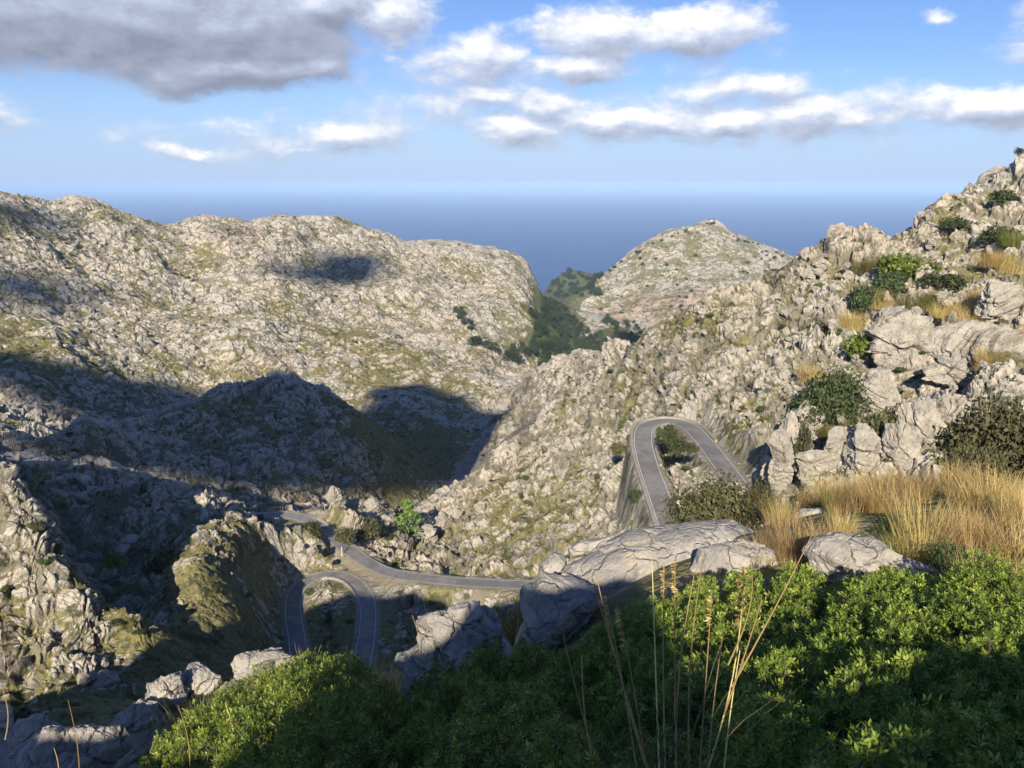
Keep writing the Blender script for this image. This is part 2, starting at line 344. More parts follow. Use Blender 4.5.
def build_ground():
    NC, NR = GRID
    # columns
    aF = toaz(-40), toaz(1064)
    nside = 130
    az = np.concatenate([np.linspace(-PI, aF[0] - .02, nside), np.linspace(aF[0], aF[1], NC), np.linspace(aF[1] + .02, PI, nside)])
    n = len(az)
    L = np.linspace(math.log(.6), math.log(5800), 1400)
    A2, L2 = np.meshgrid(az, L, indexing='ij')
    s = base_s(A2, np.exp(L2))
    # pixel row of each sample; visible where above all nearer ones
    yp = 384 - FPX * np.tan(np.arctan(s) + PITCH)
    run = np.minimum.accumulate(yp, axis=1)
    dv = np.maximum(0, -np.diff(run, axis=1, prepend=run[:, :1]))
    vis = (run < 800) & (run > 100)
    dens = dv * vis
    slack = np.abs(np.diff(yp, axis=1, prepend=yp[:, :1]))
    dL = L[1] - L[0]
    w = dens + .12 * slack * ((yp - run) < 40) + dL * 12
    w = np.where((L2 < math.log(7)), dL * 14, w)
    w = np.where(L2 > math.log(3500), dL * 8, w)
    kern = np.exp(-np.linspace(-2, 2, 25) ** 2); kern /= kern.sum()
    w = np.apply_along_axis(lambda q: np.convolve(np.pad(q, 12, mode='edge'), kern, 'valid'), 1, w)
    wp = np.pad(w, ((20, 20), (0, 0)), mode='edge'); cs = np.cumsum(np.vstack([np.zeros(wp.shape[1]), wp]), 0)
    w = (cs[41:] - cs[:-41]) / 41
    cw = np.cumsum(w, 1); cw = (cw - cw[:, :1]) / (cw[:, -1:] - cw[:, :1])
    t = np.linspace(0, 1, NR)
    LR = np.stack([np.interp(t, cw[i], L) for i in range(n)])
    R = np.exp(LR); A = np.repeat(az[:, None], NR, 1)
    X = R * np.sin(A); Y = R * np.cos(A)
    stepr = np.gradient(R, axis=1); stepa = R * np.abs(np.gradient(az))[:, None]
    step = np.maximum(np.minimum(stepr, R * .03), stepa)
    Z = base_s(A, R) * R
    e = np.maximum(step, R * .006)
    ZX = (base_z(X + e, Y) - base_z(X - e, Y)) / (2 * e); ZY = (base_z(X, Y + e) - base_z(X, Y - e)) / (2 * e)
    dz, veg, crack, wood, bare = ground_detail(X, Y, Z, step)
    dz = dz * sstep(5200, 3800, R)
    # pushed out partly along the slope's normal, so that steep faces keep blocks instead of streaks
    nl = np.sqrt(1 + ZX ** 2 + ZY ** 2); kk = .75 * sstep(20, 60, R)
    X = X - kk * dz * ZX / nl; Y = Y - kk * dz * ZY / nl; Z = Z + dz * (1 - kk + kk / nl)
    Rm = np.zeros(X.shape)
    for k, (P, w_) in ROADS.items():
        b = (X > P[:, 0].min() - 20) & (X < P[:, 0].max() + 20) & (Y > P[:, 1].min() - 20) & (Y < P[:, 1].max() + 20)
        D, ZR = road_dist(X[b], Y[b], P, w_)
        hw = w_ / 2 + .7
        k1 = sstep(hw + ({'loop': 9.5, 'lower': 4.5, 'valley': 7}.get(k, 3.2)), hw, D)
        ZB = Z[b]; Z[b] = ZB * (1 - k1) + (ZR - .12) * k1
        Rm[b] = np.maximum(Rm[b], sstep(hw + .5, hw - .3, D))
    # close the disc round the photographer's feet
    V = np.stack([X, Y, Z], -1).reshape(-1, 3)
    idx = np.arange(n * NR).reshape(n, NR)
    q = np.stack([idx[:-1, :-1], idx[:-1, 1:], idx[1:, 1:], idx[1:, :-1]], -1).reshape(-1, 4)
    wrap = np.stack([idx[-1, :-1], idx[-1, 1:], idx[0, 1:], idx[0, :-1]], -1)
    q = np.vstack([q, wrap])
    me = mesh_np('ground', V, q[:, ::-1])
    for nm, a in (('veg', veg), ('crack', crack), ('wood', wood), ('bare', bare), ('verge', Rm)):
        at_ = me.attributes.new(nm, 'FLOAT', 'POINT'); at_.data.foreach_set('value', np.ascontiguousarray(a.ravel(), np.float32))
    return me, (az, R, Z)

def mesh_np(name, V, F, smooth=False):
    """mesh from numpy vertices and same-size faces"""
    V = np.ascontiguousarray(V, np.float32); F = np.ascontiguousarray(F, np.int32)
    me = bpy.data.meshes.new(name); k = F.shape[1]
    me.vertices.add(len(V)); me.vertices.foreach_set('co', V.ravel())
    me.loops.add(F.size); me.loops.foreach_set('vertex_index', F.ravel())
    me.polygons.add(len(F)); me.polygons.foreach_set('loop_start', np.arange(0, F.size, k, dtype=np.int32))
    me.polygons.foreach_set('loop_total', np.full(len(F), k, np.int32))
    me.polygons.foreach_set('use_smooth', np.full(len(F), smooth, bool))
    me.update(calc_edges=True)
    return me
def link(name, me, mat=None, parent=None, **props):
    o = bpy.data.objects.new(name, me); COL.objects.link(o)
    if mat is not None and me is not None and not me.materials: me.materials.append(mat)
    if parent is not None: o.parent = parent
    for k, v in props.items():
        if v is not None: o[k] = v
    return o
def fattr(me, nm, a, dom='POINT'):
    x = me.attributes.new(nm, 'FLOAT', dom); x.data.foreach_set('value', np.ascontiguousarray(a, np.float32))
# ------------------------------------------------------------------ materials
class NT:
    def __init__(s, name):
        s.m = bpy.data.materials.new(name); s.m.use_nodes = True; s.t = s.m.node_tree; s.t.nodes.clear()
    def n(s, typ, **kw):
        nd = s.t.nodes.new(typ)
        for k, v in kw.items():
            if k.startswith('i_'):
                key = k[2:]; key = int(key) if key.isdigit() else key
                if isinstance(v, bpy.types.NodeSocket): s.t.links.new(v, nd.inputs[key])
                else: nd.inputs[key].default_value = v
            else: setattr(nd, k, v)
        return nd
    def L(s, a, b): s.t.links.new(a, b)
    def math(s, op, a, b=0.0, c=None, clamp=False):
        nd = s.t.nodes.new('ShaderNodeMath'); nd.operation = op; nd.use_clamp = clamp
        for i, v in enumerate((a, b, c)):
            if v is None: continue
            if isinstance(v, bpy.types.NodeSocket): s.t.links.new(v, nd.inputs[i])
            else: nd.inputs[i].default_value = v
        return nd.outputs[0]
    def mix(s, f, a, b, blend='MIX'):
        nd = s.t.nodes.new('ShaderNodeMix'); nd.data_type = 'RGBA'; nd.blend_type = blend
        for i, v in ((0, f), (6, a), (7, b)):
            if isinstance(v, bpy.types.NodeSocket): s.t.links.new(v, nd.inputs[i])
            else: nd.inputs[i].default_value = v if i == 0 else (*v, 1)
        return nd.outputs[2]
    def ramp(s, f, stops, interp='LINEAR'):
        nd = s.t.nodes.new('ShaderNodeValToRGB'); cr = nd.color_ramp; cr.interpolation = interp
        while len(cr.elements) < len(stops): cr.elements.new(.5)
        for e, (p, c) in zip(cr.elements, stops):
            e.position = p; e.color = (*c, 1) if hasattr(c, '__len__') else (c, c, c, 1)
        s.L(f, nd.inputs[0]); return nd.outputs[0]
    def map(s, v, a, b, c=0.0, d=1.0, smooth=True):
        nd = s.t.nodes.new('ShaderNodeMapRange'); nd.interpolation_type = 'SMOOTHSTEP' if smooth else 'LINEAR'
        s.L(v, nd.inputs[0])
        for i, q in enumerate((a, b, c, d)): nd.inputs[i + 1].default_value = q
        return nd.outputs[0]
    def noise(s, vec, scale, detail=4, rough=.55, dist=0):
        nd = s.n('ShaderNodeTexNoise', i_Scale=scale, i_Detail=detail, i_Roughness=rough, i_Distortion=dist)
        if vec is not None: s.L(vec, nd.inputs['Vector'])
        return nd.outputs[0]
    def pos(s): return s.n('ShaderNodeNewGeometry').outputs['Position']
    def obj(s): return s.n('ShaderNodeTexCoord').outputs['Object']
    def attr(s, nm): return s.n('ShaderNodeAttribute', attribute_name=nm).outputs['Fac']
    def out(s, col, rough=.9, spec=.2, bump=None, trans=0.0, **kw):
        b = s.n('ShaderNodeBsdfPrincipled')
        for k, v in (('Base Color', col), ('Roughness', rough), ('Specular IOR Level', spec)):
            if isinstance(v, bpy.types.NodeSocket): s.L(v, b.inputs[k])
            else: b.inputs[k].default_value = (*v, 1) if k == 'Base Color' else v
        if bump is not None: s.L(bump, b.inputs['Normal'])
        sh = b.outputs[0]
        if trans:
            t = s.n('ShaderNodeBsdfTranslucent')
            if isinstance(col, bpy.types.NodeSocket): s.L(col, t.inputs[0])
            else: t.inputs[0].default_value = (*col, 1)
            mx = s.n('ShaderNodeMixShader'); mx.inputs[0].default_value = trans
            s.L(sh, mx.inputs[1]); s.L(t.outputs[0], mx.inputs[2]); sh = mx.outputs[0]
        o = s.n('ShaderNodeOutputMaterial'); s.L(sh, o.inputs[0]); return s.m
    def bump(s, h, strength=.5, dist=.1, normal=None):
        nd = s.n('ShaderNodeBump', i_Strength=strength, i_Distance=dist)
        s.L(h, nd.inputs['Height'])
        if normal is not None: s.L(normal, nd.inputs['Normal'])
        return nd.outputs[0]

def mat_ground():
    t = NT('ground'); p = t.pos()
    veg = t.attr('veg'); crack = t.attr('crack'); wood = t.attr('wood'); bare = t.attr('bare'); verge = t.attr('verge')
    n1 = t.noise(p, .55, 5, .65); n2 = t.noise(p, 3.0, 4, .6); nl = t.noise(p, .012, 3, .5); nm = t.noise(p, .12, 4, .6)
    rock = t.ramp(n1, [(.25, (.29, .262, .215)), (.5, (.45, .412, .345)), (.72, (.56, .52, .44))])
    rock = t.mix(t.map(nm, .5, .7), rock, (.37, .34, .29))
    rock = t.mix(t.math('MULTIPLY', t.map(nl, .5, .62), .35), rock, (.50, .40, .29))
    rock = t.mix(t.math('MULTIPLY', bare, .55), rock, (.50, .33, .24))
    rock = t.mix(t.math('MULTIPLY', t.map(crack, .75, .35), .75), rock, (.14, .13, .085))
    g = t.ramp(t.noise(p, .9, 5, .7), [(.3, (.095, .10, .038)), (.5, (.19, .175, .078)), (.7, (.31, .265, .14))])
    gd = t.ramp(n2, [(.35, (.045, .055, .02)), (.65, (.11, .115, .04))])
    g = t.mix(t.map(nm, .54, .70), g, gd)
    g = t.mix(t.math('MULTIPLY', wood, .8), g, (.075, .09, .035))
    v = t.math('ADD', veg, t.math('MULTIPLY', t.math('SUBTRACT', n1, .5), .9))
    v = t.math('ADD', v, t.math('MULTIPLY', t.math('SUBTRACT', n2, .5), .35))
    f = t.map(v, .44, .62)
    col = t.mix(f, rock, g)
    spots = t.map(t.noise(p, .33, 3, .5), .60, .66)
    col = t.mix(t.math('MULTIPLY', spots, .75), col, (.05, .058, .026))
    col = t.mix(t.math('MULTIPLY', verge, .8), col, (.30, .265, .21))
    h = t.math('ADD', t.math('MULTIPLY', n1, .8), t.math('MULTIPLY', n2, .25))
    return t.out(col, .95, .1, t.bump(h, .9, .9))

def mat_limestone(name, tint=(1, 1, 1), sc=1.0):
    t = NT(name); p = t.obj()
    sp = t.n('ShaderNodeMapping'); sp.inputs['Scale'].default_value = (1, 1, .35); t.L(p, sp.inputs[0])
    n1 = t.noise(p, 1.6 * sc, 6, .65); n2 = t.noise(p, 14 * sc, 5, .7); n3 = t.noise(sp.outputs[0], 5 * sc, 5, .6, .6)
    mu = lambda c: tuple(a * b for a, b in zip(c, tint))
    c = t.ramp(n1, [(.3, mu((.25, .235, .21))), (.5, mu((.37, .345, .30))), (.7, mu((.47, .44, .375)))])
    c = t.mix(t.map(n3, .55, .72), c, mu((.27, .26, .25)))
    c = t.mix(t.math('MULTIPLY', t.map(n2, .58, .72), .6), c, (.17, .165, .155))
    c = t.mix(t.math('MULTIPLY', t.map(t.noise(p, 30 * sc, 3, .5), .62, .70), .6), c, (.62, .61, .57))
    c = t.mix(t.math('MULTIPLY', t.map(t.noise(p, 2.6 * sc, 3, .5), .60, .72), .45), c, mu((.52, .40, .24)))
    vo = t.n('ShaderNodeTexVoronoi', feature='DISTANCE_TO_EDGE', i_Scale=1.9 * sc); 
    wv = t.n('ShaderNodeVectorMath', operation='ADD'); t.L(p, wv.inputs[0])
    nz = t.n('ShaderNodeTexNoise', i_Scale=3 * sc, i_Detail=4); t.L(p, nz.inputs[0]); sc_ = t.n('ShaderNodeVectorMath', operation='SCALE'); sc_.inputs['Scale'].default_value = .35
    t.L(nz.outputs[1], sc_.inputs[0]); t.L(sc_.outputs[0], wv.inputs[1]); t.L(wv.outputs[0], vo.inputs['Vector'])
    cr = t.map(vo.outputs[0], 0, .05)
    h = t.math('ADD', t.math('MULTIPLY', n1, .6), t.math('MULTIPLY', n2, .35)); h = t.math('ADD', h, t.math('MULTIPLY', n3, .6)); h = t.math('ADD', h, t.math('MULTIPLY', cr, .25))
    return t.out(c, .92, .15, t.bump(h, 1.0, .09 / sc))

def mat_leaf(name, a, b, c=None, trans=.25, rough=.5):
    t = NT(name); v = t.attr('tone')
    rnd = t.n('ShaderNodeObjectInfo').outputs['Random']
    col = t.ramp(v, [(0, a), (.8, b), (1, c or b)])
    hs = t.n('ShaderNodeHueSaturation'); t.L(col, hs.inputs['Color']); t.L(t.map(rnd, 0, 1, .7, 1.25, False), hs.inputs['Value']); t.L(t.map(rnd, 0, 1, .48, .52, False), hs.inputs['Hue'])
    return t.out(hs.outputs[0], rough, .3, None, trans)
def mat_plain(name, col, rough=.8, spec=.2, var=.25, sc=8):
    t = NT(name); n = t.noise(t.obj(), sc, 4, .6)
    c = t.ramp(n, [(.3, tuple(x * (1 - var) for x in col)), (.7, tuple(min(1, x * (1 + var)) for x in col))])
    return t.out(c, rough, spec)
def mat_asphalt():
    t = NT('asphalt'); p = t.pos()
    c = t.ramp(t.noise(p, .5, 5, .6), [(.3, (.19, .183, .175)), (.7, (.28, .27, .255))])
    c = t.mix(t.math('MULTIPLY', t.map(t.noise(p, 9, 3), .5, .7), .4), c, (.15, .147, .142))
    c = t.mix(t.math('MULTIPLY', t.map(t.noise(p, .16, 3, .5), .5, .56), .45), c, (.13, .127, .125))
    c = t.mix(t.math('MULTIPLY', t.map(t.noise(p, 1.4, 5, .7, 1.5), .60, .64), .6), c, (.34, .31, .26))
    return t.out(c, .85, .25)
def mat_sea():
    t = NT('sea_water'); p = t.pos()
    mp = t.n('ShaderNodeMapping'); mp.inputs['Scale'].default_value = (.00025, .0012, 1); t.L(p, mp.inputs[0])
    c = t.ramp(t.noise(mp.outputs[0], 1, 5, .55), [(.3, (.014, .060, .19)), (.7, (.020, .080, .24))])
    h = t.noise(p, .02, 6, .6)
    return t.out(c, .45, .12, t.bump(h, .15, 3))

# ------------------------------------------------------------------ sky, sun, haze
SUN_AZ, SUN_EL = math.radians(188), math.radians(26)      # azimuth clockwise from +Y
SUNV = np.array((math.sin(SUN_AZ) * math.cos(SUN_EL), math.cos(SUN_AZ) * math.cos(SUN_EL), math.sin(SUN_EL)))
def elaz(px, py):
    a, s = ray(px, py); return float(a), math.atan(float(s))
def build_world():
    w = bpy.data.worlds.new('World'); SC.world = w; w.use_nodes = True
    t = NT.__new__(NT); t.t = w.node_tree; t.t.nodes.clear()
    sky = t.n('ShaderNodeTexSky', sky_type='NISHITA', sun_disc=False, sun_elevation=SUN_EL, sun_rotation=SUN_AZ, altitude=700, air_density=1.0, dust_density=.35, ozone_density=2.5)
    # cloud field group: direction -> density, in angle space
    g = bpy.data.node_groups.new('cloud_field', 'ShaderNodeTree')
    g.interface.new_socket('A', in_out='INPUT', socket_type='NodeSocketVector'); g.interface.new_socket('D', in_out='OUTPUT', socket_type='NodeSocketFloat'); g.interface.new_socket('Dark', in_out='OUTPUT', socket_type='NodeSocketFloat')
    q = NT.__new__(NT); q.t = g; gi = q.n('NodeGroupInput'); go = q.n('NodeGroupOutput')
    v0 = gi.outputs[0]
    mp = q.n('ShaderNodeMapping'); mp.inputs['Scale'].default_value = (1, 1.7, 1); q.L(v0, mp.inputs[0])
    wn = q.n('ShaderNodeTexNoise', i_Scale=9, i_Detail=7, i_Roughness=.62); q.L(mp.outputs[0], wn.inputs[0])
    s1 = q.n('ShaderNodeVectorMath', operation='SUBTRACT'); q.L(wn.outputs[1], s1.inputs[0]); s1.inputs[1].default_value = (.5, .5, .5)
    s2 = q.n('ShaderNodeVectorMath', operation='MULTIPLY'); q.L(s1.outputs[0], s2.inputs[0]); s2.inputs[1].default_value = (.13, .06, 0)
    s3 = q.n('ShaderNodeVectorMath', operation='ADD'); q.L(v0, s3.inputs[0]); q.L(s2.outputs[0], s3.inputs[1]); v = s3.outputs[0]
    def field(blobs):
        F = None
        for cx, cy, rx, ry, st in blobs:
            a, e = elaz(cx, cy); ra, re = rx / FPX, ry / FPX
            a_ = q.n('ShaderNodeVectorMath', operation='MULTIPLY_ADD'); q.L(v, a_.inputs[0]); a_.inputs[1].default_value = (1 / ra, 1 / re, 0); a_.inputs[2].default_value = (-a / ra, -e / re, 0)
            l_ = q.n('ShaderNodeVectorMath', operation='LENGTH'); q.L(a_.outputs[0], l_.inputs[0])
            f = q.math('MULTIPLY_ADD', l_.outputs['Value'], -st, st)
            F = f if F is None else q.math('MAXIMUM', F, f)
        return F
    dark = [(120,14,250,64,1.7),(225,66,140,32,1.5),(225,22,150,56,1.7),(318,2,70,28,1.2),(250,80,70,14,1.0),(60,0,150,60,1.5)]
    lite = [(300,68,56,22,1.15),(322,64,36,20,1.1),(396,12,55,34,1.15),(598,32,86,32,1.3),(690,29,98,27,1.2),(575,64,76,20,1.2),(478,62,64,32,1.0),(490,92,60,18,1.0),
            (395,52,26,10,.5),(440,78,40,14,.5),(350,135,90,18,.9),(300,150,44,6,.5),(188,150,40,12,.75),(545,108,60,12,.7),
            (520,130,80,21,1.05),(600,124,70,21,1.1),(655,123,76,19,1.1),(725,121,72,20,1.15),(800,117,62,25,1.25),(860,120,56,16,1.0),(545,105,44,22,1.0),(740,90,100,20,.8),(745,102,54,10,.5),
            (985,108,84,25,1.25),(930,120,60,10,.7),(925,15,18,7,.45),(1010,98,40,14,1),(670,118,240,30,.62),(440,112,120,32,.50),(300,140,180,22,.45),(880,116,160,28,.55),(480,66,120,38,.50),(640,45,150,34,.45),(1150,110,120,22,1.2),(1120,20,90,30,1),(-120,110,120,25,.9),(700,140,240,6,.35)]
    FD = field(dark); FL = field(lite)
    F = q.math('MAXIMUM', FD, FL)
    nn = q.n('ShaderNodeTexNoise', i_Scale=16, i_Detail=9, i_Roughness=.62); q.L(mp.outputs[0], nn.inputs[0])
    nb = q.n('ShaderNodeTexNoise', i_Scale=5, i_Detail=3, i_Roughness=.5); q.L(mp.outputs[0], nb.inputs[0])
    D = q.math('ADD', F, q.math('MULTIPLY', q.math('SUBTRACT', nn.outputs[0], .5), 1.35))
    q.L(D, go.inputs[0]); q.L(q.map(FD, .0, .5), go.inputs[1])
    # world tree
    gen = t.n('ShaderNodeTexCoord').outputs['Generated']
    sx = t.n('ShaderNodeSeparateXYZ'); t.L(gen, sx.inputs[0])
    az = t.math('ARCTAN2', sx.outputs[0], sx.outputs[1]); el = t.math('ARCSINE', sx.outputs[2])
    def vec(da, de):
        c = t.n('ShaderNodeCombineXYZ'); t.L(t.math('ADD', az, da), c.inputs[0]); t.L(t.math('ADD', el, de), c.inputs[1]); return c.outputs[0]
    def grp(vv):
        n = t.n('ShaderNodeGroup', node_tree=g); t.L(vv, n.inputs[0]); return n
    g0 = grp(vec(0, 0)); g1 = grp(vec(-.006, .014)); g2 = None
    D0 = g0.outputs[0]
    mask = t.map(D0, -.04, .62)
    # a cloud is brighter where less cloud stands between it and the light above, greyer at its base
    litv = t.math('SUBTRACT', D0, g1.outputs[0])
    lum = t.math('ADD', .66, t.math('MULTIPLY', litv, .62))
    lum = t.math('SUBTRACT', lum, t.math('MULTIPLY', g0.outputs[1], .36), clamp=True)
    ccol = t.ramp(lum, [(.0, (.24, .265, .34)), (.35, (.36, .39, .49)), (.64, (.50, .56, .70)), (.85, (.74, .76, .82)), (1, (.93, .92, .92))])
    skyb = t.n('ShaderNodeVectorMath', operation='SCALE'); t.L(sky.outputs[0], skyb.inputs[0]); skyb.inputs['Scale'].default_value = SKY_STR
    tint = t.mix(1.0, skyb.outputs[0], (SKY_TINT[0], SKY_TINT[1], SKY_TINT[2]), 'MULTIPLY')
    # the air low over the sea is paler
    hz = t.math('MULTIPLY', t.map(el, .15, -.01, 0, 1), .85)
    tint = t.mix(hz, tint, HORIZON)
    cm = t.n('ShaderNodeVectorMath', operation='SCALE'); t.L(ccol, cm.inputs[0]); cm.inputs['Scale'].default_value = CLOUD_LUM
    up = t.map(el, -.02, .02)
    col = t.mix(t.math('MULTIPLY', t.math('MULTIPLY', mask, .95), up), tint, cm.outputs[0])
    bg = t.n('ShaderNodeBackground'); t.L(col, bg.inputs[0]); bg.inputs[1].default_value = 1.0
    o = t.n('ShaderNodeOutputWorld'); t.L(bg.outputs[0], o.inputs[0])

def build_light_cam():
    s = bpy.data.lights.new('sun', 'SUN'); s.energy = SUN_E; s.angle = math.radians(.5); s.color = (1, .89, .73)
    o = bpy.data.objects.new('sun', s); COL.objects.link(o)
    o.rotation_euler = Vector(SUNV).to_track_quat('Z', 'Y').to_euler(); o.location = (0, -50, 200)
    c = bpy.data.cameras.new('camera'); c.sensor_width = 36; c.lens = 36 * FPX / 1024; c.clip_start = .05; c.clip_end = 200000
    co = bpy.data.objects.new('camera', c); COL.objects.link(co); co.rotation_euler = (PI / 2 - PITCH, 0, 0); SC.camera = co
    v = SC.view_settings; v.view_transform = 'Standard'; v.look = 'None'; v.gamma = 1; v.exposure = EXPO
    SC.cycles.use_denoising = True
    SC.cycles.max_bounces = 4; SC.cycles.diffuse_bounces = 2; SC.cycles.glossy_bounces = 2; SC.cycles.transmission_bounces = 3; SC.cycles.volume_bounces = 1
    SC.cycles.transparent_max_bounces = 8; SC.cycles.use_adaptive_sampling = True; SC.cycles.adaptive_threshold = .03

def box_mesh(name, lo, hi):
    x0, y0, z0 = lo; x1, y1, z1 = hi
    V = [(x0,y0,z0),(x1,y0,z0),(x1,y1,z0),(x0,y1,z0),(x0,y0,z1),(x1,y0,z1),(x1,y1,z1),(x0,y1,z1)]
    F = [(0,3,2,1),(4,5,6,7),(0,1,5,4),(1,2,6,5),(2,3,7,6),(3,0,4,7)]
    return mesh_np(name, V, F)
def build_haze():
    t = NT('haze'); v = t.n('ShaderNodeVolumePrincipled'); v.inputs['Color'].default_value = HAZE_COL; v.inputs['Density'].default_value = HAZE_D; v.inputs['Anisotropy'].default_value = -.2
    o = t.n('ShaderNodeOutputMaterial'); t.L(v.outputs[0], o.inputs[1])
    link('haze', box_mesh('haze', (-150000, -150000, -806), (150000, 150000, HAZE_TOP)), t.m, kind='stuff')
def build_sea():
    n = 60; V = [(0, 0, -650)]; rings = np.exp(np.linspace(math.log(800), math.log(148000), 40)); F = []
    A = np.linspace(0, 2 * PI, 96, endpoint=False)
    V = [(r * math.cos(a), r * math.sin(a), -650) for r in rings for a in A]
    F = [(i * 96 + j, (i + 1) * 96 + j, (i + 1) * 96 + (j + 1) % 96, i * 96 + (j + 1) % 96) for i in range(39) for j in range(96)]
    link('sea', mesh_np('sea', V, F, True), mat_sea(), kind='structure')
# ------------------------------------------------------------------ things
M = {}
def mats():
    M['rock'] = mat_limestone('limestone'); M['rock_far'] = mat_limestone('limestone_blocks', (1.02, 1, .96), .35)
    M['asphalt'] = mat_asphalt(); M['paint'] = mat_plain('road_paint', (.62, .62, .60), .7, .2, .15, 2)
    M['wall'] = mat_limestone('wall_stone', (.95, .93, .88), 1.2)
    M['leaf'] = mat_leaf('shrub_leaf', (.055, .08, .012), (.22, .265, .04), (.44, .43, .10), .22)
    M['leafd'] = mat_leaf('dark_shrub_leaf', (.04, .058, .022), (.09, .115, .04), (.14, .155, .06), .15, .7)
    M['leafg'] = mat_leaf('grey_shrub_leaf', (.07, .075, .035), (.15, .15, .065), (.22, .21, .11), .15, .7)
    M['pine'] = mat_leaf('pine_needles', (.10, .16, .03), (.20, .29, .06), (.28, .36, .09), .2, .7)
    M['pined'] = mat_leaf('far_pine_needles', (.025, .042, .02), (.05, .075, .032), (.07, .095, .04), .1, .8)
    M['straw'] = mat_leaf('dry_straw', (.38, .27, .09), (.66, .49, .20), (.76, .62, .33), .35, .6)
    M['strawg'] = mat_leaf('green_straw', (.10, .13, .03), (.26, .25, .07), (.45, .36, .14), .35, .6)
    M['bark'] = mat_plain('bark', (.11, .085, .06), .9, .1)
    M['twig'] = mat_plain('twigs', (.14, .11, .085), .9, .1)
    M['plaster'] = mat_plain('pale_plaster', (.62, .60, .55), .8, .2, .1, 1)
    M['metal'] = mat_plain('grey_post', (.45, .45, .43), .6, .4, .1, 1)

# roads -------------------------------------------------------------
def frames(P):
    T = np.gradient(P, axis=0); T[:, 2] = 0; T /= np.linalg.norm(T, axis=1)[:, None]
    return T, np.c_[T[:, 1], -T[:, 0], np.zeros(len(T))]      # N points to the right of travel
def strip(P, o0, o1, dz):
    T, N = frames(P); A = P + N * o0; B = P + N * o1
    V = np.empty((2 * len(P), 3)); V[0::2] = A; V[1::2] = B; V[:, 2] += dz
    i = np.arange(len(P) - 1) * 2
    return V, np.stack([i, i + 2, i + 3, i + 1], 1)
def ribbon_solid(P, o0, o1, z0, z1):
    """closed band along a line: a kerb or a wall"""
    T, N = frames(P); n = len(P); V = []
    for o, z in ((o0, z0), (o1, z0), (o1, z1), (o0, z1)):
        W = P + N * np.reshape(o, (-1, 1)) if np.ndim(o) else P + N * o
        W = W.copy(); W[:, 2] += z; V.append(W)
    V = np.stack(V, 1).reshape(-1, 3); F = []
    for i in range(n - 1):
        for k in range(4):
            a = i * 4 + k; b = i * 4 + (k + 1) % 4; F.append((a, b, b + 4, a + 4))
    F += [(3, 2, 1, 0), ((n-1)*4, (n-1)*4+1, (n-1)*4+2, (n-1)*4+3)]
    return V, np.array(F)
def build_roads():
    for k, (P, w) in ROADS.items():
        V, F = strip(P, -w / 2, w / 2, 0)
        r = link('road', mesh_np('road', V, F[:, ::-1], True), M['asphalt'], kind='structure')
        if k == 'valley': continue
        dashes = False
        for s in (-1, 1):
            V, F = strip(P, s * (w / 2 - .25) - .06, s * (w / 2 - .25) + .06, .012)
            link('edge_line', mesh_np('edge_line', V, F[:, ::-1], True), M['paint'], r, kind='structure')
        if not dashes: continue
        Vs, Fs, n = [], [], 0
        j = 0
        while j + 4 < len(P):
            V, F = strip(P[j:j + 4], -.05, .05, .012); Vs.append(V); Fs.append(F + n); n += len(V); j += 9
        link('centre_dashes', mesh_np('centre_dashes', np.vstack(Vs), np.vstack(Fs)[:, ::-1]), M['paint'], r, kind='structure')
    def wallp(name, key, side, a, b, h, depth, label, cat, th=.45):
        P, w = ROADS[key]; n = len(P); P = P[int(a * n):int(b * n)]; o = w / 2 + .12
        V, F = ribbon_solid(P, side * o, side * (o + th), -depth, h)
        # uneven coping
        V = V + (RNG.random(V.shape) - .5) * .10
        return link(name, mesh_np(name, V, F if side > 0 else F[:, ::-1]), M['wall'], label=label, category=cat)
    wallp('retaining_wall', 'upper', 1, .30, .93, .45, 6.5, 'tall pale stone retaining wall under the outer edge of the upper hairpin', 'retaining wall', .6)
    wallp('parapet', 'upper', -1, .42, .70, .25, .6, 'low stone edging inside the bend of the upper hairpin', 'parapet')
    wallp('parapet', 'loop', 1, .42, .86, .5, 1.2, 'low pale parapet round the far right side of the lower loop of road', 'parapet', .35)
    wallp('parapet', 'lower', -1, .22, .42, .4, .8, 'low stone parapet beside the road where it leaves the small pinewood knob', 'parapet', .35)
    # marker post by the lower road
    c = rz(342, 556, -94.2) ; V, F = [], []
    me = box_mesh('marker_post', (-.14, -.14, 0), (.14, .14, 2.6)); bpyo = link('marker_post', me, M['metal'], label='slim pale marker post standing beside the middle road', category='post')
    bpyo.location = (c[0], c[1], c[2])

# rocks -------------------------------------------------------------
def ico(sub):
    import bmesh
    bm = bmesh.new(); bmesh.ops.create_icosphere(bm, subdivisions=sub, radius=1)
    V = np.array([v.co[:] for v in bm.verts]); F = np.array([[l.index for l in f.verts] for f in bm.faces]); bm.free(); return V, F
_ICO = {}
def getico(s):
    if s not in _ICO: _ICO[s] = ico(s)
    return _ICO[s]
def n3(p, s, seed, oct=3):
    return (fbm(p[:, 0] * s, p[:, 1] * s, oct, seed) + fbm(p[:, 1] * s, p[:, 2] * s, oct, seed + 7) + fbm(p[:, 2] * s, p[:, 0] * s, oct, seed + 13)) / 1.9
def v3(p, s, seed):
    _, G1, H1, T1 = voro(p[:, 0] * s + p[:, 1] * s * .4, p[:, 2] * s - p[:, 1] * .3 * s, seed); _, G2, H2, T2 = voro(p[:, 1] * s, p[:, 2] * s + p[:, 0] * s * .3, seed + 3)
    return np.minimum(G1, G2 + .25), (H1 + H2 * .5) / 1.5, T1
